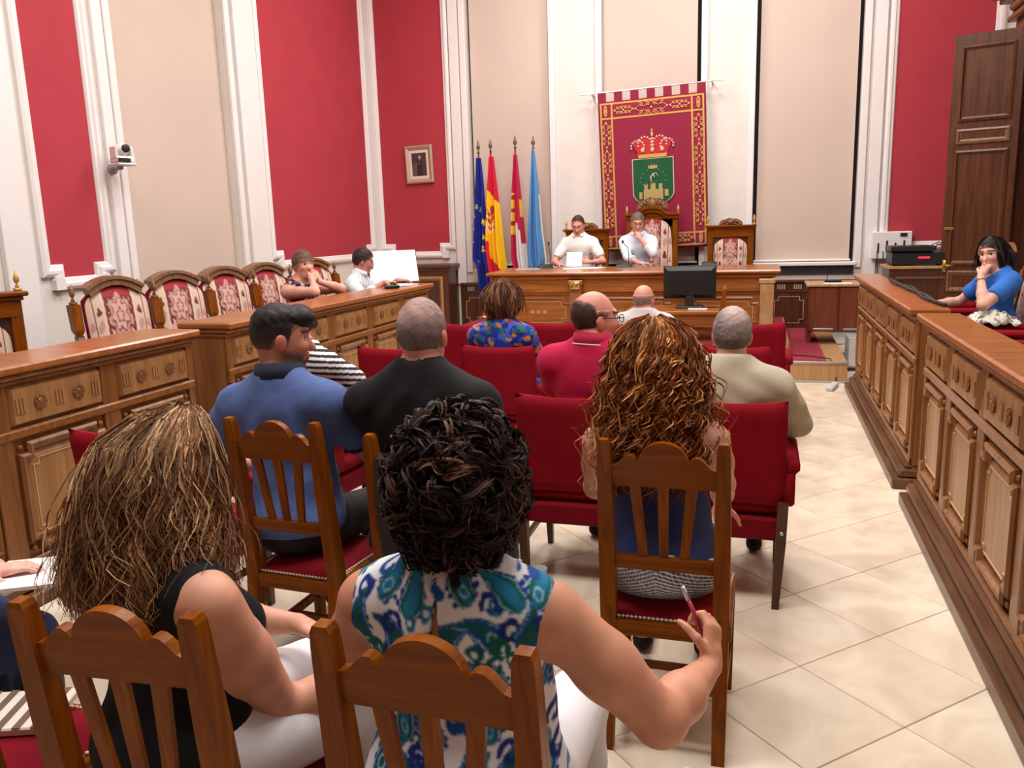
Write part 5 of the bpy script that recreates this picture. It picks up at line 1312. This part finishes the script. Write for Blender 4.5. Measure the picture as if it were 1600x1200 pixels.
# --- left bench
g = figure('woman in a floral sleeveless top resting her chin on her fist', -4.05, 6.56, .60, 1.51, knee=.32, yaw=-1.75, hy=-2.1, h=.009, fem=True, sw=.17, floor=.14, skin=(212, 158, 138), lean=(0, .10),
           armL=dict(e=(-3.62, 6.66, 1.165), w=(-3.76, 6.52, 1.235), hd=(-.25, -.1, .6), hn=(-.6, .4, .2), curl=1.4), armR=dict(e=(-3.66, 6.26, 1.165), w=(-3.77, 6.42, 1.235), hd=(-.2, .15, .6), hn=(-.5, .5, .2), curl=1.3),
           shirt=floral((28, 30, 50), [(50, 70, 140), (180, 70, 66), (210, 190, 180)], 55, 4), shirt_opt=dict(sleeve=0, neck_r=.10), pants=((40, 40, 52), 1.9),
           hairf=lambda g: (cap_hair(g, (98, 74, 62), thick=.016, h=.007, line=((-.13, -.07), (-.04, -.06), (0, -.03), (.04, -.005), (.06, .035), (.085, .04), (.12, .045)))))
g = figure('man in glasses and a pale striped shirt reading at the bench end', -4.06, 7.56, .60, 1.49, knee=.30, yaw=-1.35, hy=-1.1, hp=-.4, h=.009, floor=.14, skin=(200, 140, 122), lean=(0, .16),
           armL=dict(w=(-3.54, 7.68, 1.165), hd=(1, .2, 0), hn=(0, 0, -1)), armR=dict(w=(-3.54, 7.36, 1.165), hd=(1, .2, 0), hn=(0, 0, -1)),
           shirt=lambda V, g: np.where((((V @ g.srt) / .018) % 1 < .3)[:, None], np.array((168, 178, 190.)), np.array((222, 224, 228.))), shirt_opt=dict(sleeve=1.6, h=.008), pants=((60, 60, 70), 1.95), hairf=lambda g: hair_part(g, (52, 38, 34), thick=.014))
glasses(g, (150, 140, 130)); collar(g, (220, 222, 226))
sheet(-3.40, 7.52, 1.127, .18, .26, .2, 'white papers on the bench before the man in the pale striped shirt', 3)
# --- right bench
def bob(g):
    cap_hair(g, (38, 27, 27), thick=.017, h=.006, soft=.006, line=((-.13, -.10), (-.04, -.10), (.0, -.07), (.03, -.03), (.055, .03), (.075, .066), (.1, .078)))
    flow_hair(g, [(.140, .03, .03, .02), (.118, .068, .08, -.002), (.07, .092, .108, -.012), (0, .102, .112, -.02), (-.08, .108, .105, -.03), (-.15, .10, .085, -.035)], 1100, 12, 5, .006, 5, [(40, 28, 28), (54, 38, 36), (30, 22, 24)], .003, face=.95, clumps=160, fuzz=.004)
g = figure('woman in a blue blouse covering her mouth with her hand', 1.76, 7.06, .60, 1.48, yaw=1.85, hy=2.45, hp=-.08, hr=-.10, h=.006, fem=True, sw=.17, floor=.14, skin=(222, 168, 148), lean=(.02, .06),
           armR=dict(w=(1.32, 7.34, .95), pole=(.2, .9, -.6), hd=(-.8, .1, -.1), hn=(0, 0, -1)), armL=dict(e=(1.56, 6.74, 1.0), w=(1.57, 6.91, 1.20), hd=(.25, .12, .6), hn=(.55, .75, .1), curl=1.5),
           shirt=(52, 110, 196), shirt_opt=dict(sleeve=.62, neck_r=.10, neck_dy=.03, fold=.006), pants=((34, 38, 60), 1.95), hairf=bob)
b = MB(); S_, E_, W_, A_ = g.ST[-1]; d_ = nrm(W_ - E_); a1 = nrm(np.cross(d_, (0, 0, 1.))); a2 = np.cross(d_, a1); c_ = E_ + (W_ - E_) * .86 - g.root
b.tube([tuple(c_ + (a1 * math.cos(q) + a2 * math.sin(q)) * .034) for q in np.linspace(0, 6.28, 16, endpoint=False)], .005, 6, True); obj('bracelet', b, STEEL, g.t, True)
# --- row 6.2: nearly bald man
def fringe(q): return np.minimum(q[:, 2] - .055, 1.0)
g = figure('nearly bald man with grey fringe in the first row', -.88, 6.42, .47, 1.19, yaw=0, hy=-.3, nk=.5, h=.008, skin=(206, 146, 126), bulk=1.05, shirt=(196, 190, 186), shirt_opt=dict(sleeve=.6), pants=((70, 70, 76), 1.95),
           hairf=lambda g: cap_hair(g, (150, 128, 116), thick=.004, h=.006, rough=.002, bald=fringe))
glasses(g, (60, 50, 46))
# --- row 5: short-haired woman in floral dress
def brownbob(g):
    flow_hair(g, [(.150, .01, .01, -.02), (.125, .07, .075, -.02), (.07, .118, .122, -.02), (.01, .128, .13, -.025), (-.05, .112, .115, -.03), (-.12, .075, .085, -.035)], 1300, 12, 9, .012, 8, [(128, 86, 60), (152, 106, 76), (104, 66, 48), (80, 48, 38)], .0030, face=.9, base=(60, 36, 30), clumps=110)
g = figure('woman with short brown hair in a blue floral dress', -1.66, 5.20, .47, 1.315, yaw=0, nk=.5, h=.008, fem=True, sw=.175, skin=(206, 150, 132), bulk=1.1,
           shirt=floral((30, 50, 150), [(40, 110, 80), (20, 26, 60), (190, 130, 60), (150, 70, 140), (60, 100, 200)], 48, 21), shirt_opt=dict(sleeve=.6, neck_r=.092, name='floral_dress', h=.007), pants=((30, 40, 110), 1.3), hairf=brownbob)
b = MB(); b.ball(tuple(g.hat(.086, -.005, -.062) - g.root), (.009, .009, .014), 8, 6); obj('earring', b, mat('green_bead', (70, 90, 40), .3), g.t, True)
# --- row 3.5
def pinkface(C, q, V, ins):
    m = ins & (q[:, 2] < -.02) & (q[:, 1] > .01); C[m] *= (.93, .9, .9); return C
g = figure('balding man with dark glasses in a crimson polo', -.77, 3.74, .47, 1.365, yaw=-.15, hy=-1.0, hp=-.05, h=.006, skin=(210, 146, 128), bulk=1.22, sw=.20, lean=(.02, .02), facef=pinkface, hs=1.06,
           shirt=lambda V, g: np.tile(np.array((186, 22, 70.)), (len(V), 1)), shirt_opt=dict(sleeve=.6, fold=.005), pants=((60, 60, 72), 1.95),
           hairf=lambda g: cap_hair(g, (66, 48, 44), thick=.005, h=.005, rough=.002, bald=lambda q: np.where(q[:, 1] < -.03, q[:, 2] - .075 + .4 * (q[:, 1] + .03), q[:, 2] - .05)))
glasses(g, (26, 24, 26)); collar(g, (170, 20, 60), .084, .042, tip=(220, 200, 204)); 
g = figure('grey-haired man in a beige shirt in a red armchair', -.12, 3.72, .47, 1.29, yaw=0, hy=.12, nk=.51, h=.007, skin=(206, 156, 140), bulk=1.12, sw=.20, lean=(.0, .02),
           armR=dict(w=(.10, 4.06, .66), pole=(1, -.6, -.3)), shirt=(190, 180, 156), shirt_opt=dict(sleeve=1.25, fold=.010, grow=.016), pants=((50, 50, 54), 1.95),
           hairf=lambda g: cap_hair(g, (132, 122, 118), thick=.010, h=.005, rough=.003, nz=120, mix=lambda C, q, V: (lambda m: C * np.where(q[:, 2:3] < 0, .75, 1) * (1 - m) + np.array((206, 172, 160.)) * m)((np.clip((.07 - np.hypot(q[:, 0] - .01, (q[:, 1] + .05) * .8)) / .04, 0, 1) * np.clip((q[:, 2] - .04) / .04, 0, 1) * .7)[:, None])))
collar(g, (200, 192, 170), .078, .040); glasses(g, (40, 36, 36))
g = figure('person in a black-and-white striped shirt writing on papers', -2.36, 3.78, .47, 1.275, yaw=-.2, hy=-.15, hp=-.5, h=.008, skin=(196, 136, 116), fem=True, sw=.185, lean=(.0, .08), nk=.56, head_off=(-.08, .02),
           armR=dict(w=(-2.05, 4.16, .81), pole=(1, -.2, -.7), hd=(.2, .8, -.1), hn=(-.2, 0, -1)), shirt=stripe_h((36, 38, 46), (224, 222, 222), .030), shirt_opt=dict(sleeve=.75, neck_r=.075, h=.005, fold=.003), pants=((50, 56, 80), 1.95),
           hairf=lambda g: cap_hair(g, (44, 32, 28), thick=.018, h=.007))
sheet(-2.02, 4.28, .78, .30, .34, -.3, 'white papers on the lap of the striped-shirt person', 5, .1)
b = MB(); b.tube([(-2.03, 4.26, .80), (-1.99, 4.28, .91)], .005, 6); tag(obj('pen', b, BLACKP, None, True), 'black pen in the hand of the striped-shirt person', 'pen')
# --- mid row
def fade(C, q, V):
    s = np.clip((q[:, 2] + .05) / .085, 0, 1)[:, None]; return C * s + np.array((112, 78, 64.)) * (1 - s)
def beard(C, q, V, ins):
    d = np.minimum(np.minimum(-.028 - q[:, 2] + .25 * np.clip(q[:, 1] - .03, 0, 1) * -1, q[:, 1] + .008), q[:, 2] + .125)
    lip = np.hypot(q[:, 0] / .026, (q[:, 2] + .058) / .012) - 1; s = np.clip(d / .022, 0, 1) * np.clip(lip * 1.5, 0, 1) * ins * .72
    s = s[:, None]; return C * (1 - s) + np.array((48, 34, 32.)) * s
def quiff(g):
    ln = ((-.13, -.07), (-.05, -.06), (-.02, -.005), (.018, -.02), (.03, .03), (.05, .05), (.075, .062), (.12, .075))
    cap_hair(g, (36, 28, 26), thick=.005, line=ln, h=.005, mix=fade, rough=.001, nz=160, soft=.03)
    pr = [(p_ell(g.hat(0, .0, .078), (.074, .100, .052), g.HM), .03), (p_ell(g.hat(0, .070, .086), (.062, .045, .034), g.HM), .03), (p_ell(g.hat(0, -.04, .055), (.078, .07, .055), g.HM), .03)]
    blob('hair_top', pr, .0045, VHAIR, g.t, g.root, lambda V: np.tile(np.array((34, 26, 25.)), (len(V), 1)) * (1 + .4 * noise3(V, 150, 3))[:, None], lambda P, D: D - .004 * noise3(P, 110, 6))
g = figure('young bearded man in a blue polo shirt turning his head', -1.70, 2.66, .47, 1.415, nk=.54, sd=.10, yaw=.0, hy=-.95, hp=-.12, h=.006, skin=(190, 128, 104), sw=.215, bulk=1.10, lean=(-.04, .02), facef=beard, hs=1.05, head_off=(.0, -.01),
           armL=dict(w=(-2.02, 2.90, .70), pole=(-1, -.6, -.5)), armR=dict(w=(-1.44, 3.02, .60), pole=(1, -.4, -.7)),
           shirt=lambda V, g: np.tile(np.array((84, 104, 158.)), (len(V), 1)) * (1 + .13 * noise3(V, 18, 3) + .05 * noise3(V, 90, 4))[:, None], shirt_opt=dict(sleeve=.68, fold=.006, grow=.013), pants=((34, 32, 34), 1.95), hairf=quiff)
collar(g, (26, 32, 52), .084, .044)
for s in (-1, 1):
    S_, E_, W_, A_ = g.ST[s]; d_ = nrm(E_ - S_); c_ = S_ + (E_ - S_) * .665 - g.root; b = MB(); a1 = nrm(np.cross(d_, (0, 1., .2))); a2 = np.cross(d_, a1)
    for k in (0, .012, .024): b.tube([tuple(c_ + d_ * (k - .012) + (a1 * math.cos(q) + a2 * math.sin(q)) * .0625) for q in np.linspace(0, 6.28, 20, endpoint=False)], .007, 5, True)
    obj('sleeve_cuff', b, mat('navy_rib', (38, 46, 64), .85), g.t, True)
def buzz(C, q, V):
    n = noise3(V, 55, 12); top = np.clip((q[:, 2] - .00) / .08, 0, 1) * np.clip(.6 - q[:, 1] * 4, 0, 1); m = np.clip(top * (.65 + .5 * n), 0, .85)[:, None]
    return C * (1 - m) + np.array((200, 156, 146.)) * m
g = figure('man with cropped grey hair in a black T-shirt', -1.13, 2.62, .47, 1.435, nk=.575, sd=.115, yaw=-.03, hy=-.02, h=.006, skin=(206, 142, 124), sw=.225, bulk=1.22, lean=(-.02, .03), hs=1.04,
           armL=dict(w=(-1.20, 3.02, .60)), armR=dict(w=(-1.06, 3.04, .60), pole=(.7, -.6, -.6)), shirt=lambda V, g: np.tile(np.array((15, 15, 17.)), (len(V), 1)) * (1 + .12 * noise3(V, 20, 3))[:, None], shirt_opt=dict(sleeve=.7, fold=.006, grow=.014, neck_r=.082), pants=((54, 62, 74), 1.95),
           hairf=lambda g: cap_hair(g, (108, 98, 94), thick=.006, h=.0045, rough=.0015, mix=buzz, nz=160))
def curls(g):
    P_ = [(.155, .02, .02, -.02), (.14, .075, .08, -.02), (.10, .118, .118, -.02), (.03, .140, .142, -.03), (-.06, .152, .150, -.035), (-.16, .165, .145, -.045), (-.26, .168, .13, -.06), (-.36, .145, .105, -.07), (-.44, .10, .07, -.075)]
    flow_hair(g, P_, 4200, 28, 31, .018, 27, [(150, 88, 44), (176, 110, 58), (126, 70, 36), (196, 136, 80), (104, 58, 32)], .0022, face=.95, base=(84, 46, 26), helix=True, drop=(.5, 1.0), clumps=260, fuzz=.005, fly=.05)
navy = lambda V, g: np.tile(np.array((44, 52, 92.)), (len(V), 1)) * (1 + .12 * noise3(V, 22, 3))[:, None]
def cami(P, D, g):
    u = (P - g.pel) @ g.sp; x_ = (P - g.pel) @ g.srt; return np.maximum(D, np.minimum(u - .335 * g.k, 1) if True else D)
shorts = lambda V, g: np.where((((V @ g.sp + .35 * np.abs(V @ g.srt - g.pel @ g.srt)) / .0135) % 1 < .5)[:, None], np.array((216, 216, 222.)), np.array((58, 64, 88.)))
g = figure('woman with long curly ginger hair in a navy camisole', -.295, 2.60, .47, 1.355, yaw=0, nk=.51, bare=True, h=.006, fem=True, sw=.185, bulk=1.08, lean=(-.03, .02), skin=(206, 148, 122), armL=dict(w=(-.48, 2.98, .64), pole=(-1, -.5, -.6)), armR=dict(w=(-.12, 3.0, .62)),
           shirt=navy, shirt_opt=dict(sleeve=0, cut=cami, name='camisole', fold=.005, hem=.035), pants=(shorts, .75, .005), hairf=curls)
b = MB()
for s in (-1, 1):
    b.tube([tuple(g.at(s * .10, -.112 + .0 * q, (.33 + .035 * q) * g.k) + g.sfw * (.0 + .030 * q * q / 9) - g.root) for q in range(4)], .008, 6)
    b.tube([tuple(g.at(s * .10, .07, (.46 - .04 * q) * g.k) + g.sfw * .015 * q - g.root) for q in range(4)], .007, 6)
obj('shoulder_strap', b, mat('navy_strap', (44, 52, 92), .7), g.t, True)
# --- near row
def wavy(g):
    P_ = [(.150, .03, .03, .06), (.138, .074, .08, .03), (.09, .122, .124, -.008), (.02, .148, .142, -.025), (-.07, .168, .150, -.035), (-.15, .19, .155, -.045), (-.22, .205, .15, -.055), (-.29, .195, .13, -.065)]
    flow_hair(g, P_, 11000, 16, 41, .024, 13, [(150, 110, 76), (172, 130, 92), (128, 90, 62), (198, 158, 116), (110, 76, 52)], .0013, face=.95, base=(122, 86, 60), B_=.91, drop=(.72, 1.0), clumps=520, fuzz=.010, fly=.03, root=.22)
g = figure('woman with wavy shoulder-length blonde hair in a black sleeveless top', -1.22, 1.36, .47, 1.275, yaw=-.45, hy=-.30, hp=-.05, h=.0055, fem=True, sw=.20, bulk=1.14, lean=(-.05, .05), nk=.455, ab=1.15, head_off=(-.07, .0), skin=(206, 148, 122), bust=1,
           armR=dict(e=(-1.035, 1.48, .60), w=(-.86, 1.66, .615), hd=(.3, .6, .0), hn=(0, 0, -1), curl=.6), armL=dict(w=(-1.13, 1.72, .68), pole=(-.6, .4, -.6), hd=(.8, -.25, -.05), hn=(0, -.2, -1), curl=.45),
           shirt=lambda V, g: np.tile(np.array((9, 9, 10.)), (len(V), 1)), shirt_opt=dict(sleeve=0, neck_r=.09, hem=-.06, fold=.004), pants=((226, 224, 228), 1.9), hairf=wavy)
glasses(g, (200, 170, 150))
def bigcurl(g):
    P_ = [(.160, .02, .02, -.02), (.145, .07, .075, -.02), (.10, .115, .118, -.02), (.04, .135, .138, -.025), (-.03, .138, .140, -.03), (-.09, .118, .125, -.035), (-.15, .085, .095, -.04), (-.19, .06, .07, -.045)]
    tousle_hair(g, P_, 8500, 13, 51, 640, .085, [(52, 36, 32), (38, 27, 25), (76, 54, 46), (104, 76, 62), (30, 22, 21), (44, 31, 28), (62, 44, 38)], .0014, (30, 22, 21))
MOT = []
_r = np.random.RandomState(77)
for iu in range(-4, 5):
    for iv in range(-1, 8):
        MOT.append((iu * .098 + (.049 if iv % 2 else 0) + .012 * _r.randn(), iv * .088 + .012 * _r.randn(), _r.choice((-1, 1)), _r.rand() * 1.6 - .8, .050 + .010 * _r.rand()))
def paisley(V, g):
    q = V - g.pel; X = q @ g.srt; Z = q @ g.sp; Y = q @ g.sfw; X = X + np.sign(X + 1e-9) * np.abs(Y + .12) * .5 * (Y > -.12)
    wob = .006 * noise3(V, 60, 2); C = np.tile(np.array((232, 232, 236.)), (len(V), 1)); B1, B2, B3, G1, NV = (20, 74, 150.), (30, 120, 160.), (170, 206, 224.), (16, 92, 84.), (22, 44, 122.)
    for i, (cx, cz, s, ro, sz) in enumerate(MOT):
        dx = X + wob - cx; dz = Z + wob - cz; c, sn = math.cos(ro), math.sin(ro); a = (dx * c - dz * sn) * s / sz; b_ = (dx * sn + dz * c) / sz
        near = (np.abs(a) < 1.6) & (np.abs(b_) < 1.9)
        if not near.any(): continue
        a, b_ = a[near], b_[near]; bend = a - .42 * np.clip(b_, -.2, 1.4) ** 2; wd = np.where(b_ < 0, .62 * np.sqrt(np.clip(1 - (b_ / .62) ** 2, 0, 1)), .62 * np.clip(1 - b_ / 1.35, 0, 1) ** .75)
        d = np.abs(bend) / np.maximum(wd, 1e-3); d = np.where((b_ > -.62) & (b_ < 1.35), d, 9); idx = np.where(near)[0]
        edge = 1.0 + .12 * np.sign(np.sin(np.arctan2(bend, b_) * 11)) * (b_ < .3)
        C[idx[d < edge]] = B1 if i % 3 else NV; C[idx[d < .80]] = B3; C[idx[d < .70]] = (G1, B2, B1)[i % 3]; C[idx[d < .42]] = (B2, NV, G1)[i % 3]
        rr = np.hypot(bend, b_ + .12); C[idx[(np.abs(rr - .20) < .035) & (i % 2 == 0)]] = B3
        th = np.arctan2(b_ + 1.0, a - .75); r2 = np.hypot(a - .75, b_ + 1.0); C[idx[(np.abs(r2 - .28 - .05 * th) < .11) & (d > 1)]] = (NV, B1, G1)[i % 3]
        r3 = np.hypot(a + .95, b_ - .55); C[idx[(np.abs(r3 - .22) < .09) & (d > 1) & (a < -.75)]] = (B1, G1, B2)[i % 3]
    return C
def keyhole(P, D, g):
    q = P - g.pel; X = q @ g.srt; Z = q @ g.sp; Y = q @ g.sfw
    sl = np.maximum(np.abs(X + .0) - np.clip((.47 * g.k - Z) * .12, .0, .016) - .001, np.maximum(.33 * g.k - Z, Z - .455 * g.k)); sl = np.maximum(sl, Y + .02)
    return np.maximum(D, -sl)
g = figure('woman with short dark curly hair in a white and blue paisley top', -.545, 1.40, .47, 1.305, yaw=-.04, hy=.05, hp=-.06, h=.0055, hs=.93, fem=True, sw=.205, bulk=1.18, lean=(-.02, .03), nk=.475, ab=1.2, skin=(202, 142, 114), bust=1,
           armR=dict(w=(-.085, 1.70, .715), pole=(.5, -.55, -.9), hd=(.02, .5, .7), hn=(-.8, .25, -.2), side=1, curl=1.15, l=(.30, .25)), armL=dict(w=(-.78, 1.72, .62)),
           shirt=paisley, shirt_opt=dict(sleeve=0, neck_r=.085, hem=-.08, fold=.004, h=.0036, cut=keyhole, crel=1, name='paisley_top', grow=.013), pants=((228, 226, 230), 1.9), hairf=bigcurl)
b = MB(); w_ = g.ST[1][2]; p0 = w_ + vec(-.035, .045, .09); b.tube([tuple(p0 + vec(.02, .0, -.06)), tuple(p0), tuple(p0 + vec(-.018, .008, .035))], .005, 8)
pn = tag(obj('pen', b, mat('pink_plastic', (170, 40, 70), .4), None, True), 'pink pen with silver cap held by the paisley-top woman', 'pen')
b = MB(); b.tube([tuple(p0 + vec(-.018, .008, .035)), tuple(p0 + vec(-.032, .012, .065))], .0055, 8); obj('cap', b, STEEL, pn, True)
g = figure('person in blue jeans holding white papers at the end of the row', -2.28, 1.36, .47, 1.36, yaw=-.25, h=.007, skin=(222, 168, 150), armR=dict(w=(-2.12, 1.66, .74), hd=(.5, .45, .05), hn=(0, 0, -1), curl=.35), armL=dict(w=(-2.32, 1.72, .72), hd=(.5, .4, 0), hn=(0, 0, -1)),
           shirt=(120, 124, 132), shirt_opt=dict(sleeve=.6), pants=((44, 56, 92), 1.95), hairf=lambda g: cap_hair(g, (70, 50, 42), thick=.014, h=.007))
sheet(-2.03, 1.74, .715, .22, .30, .5, 'white sheets in the hands of the person in jeans', 6, -.1)
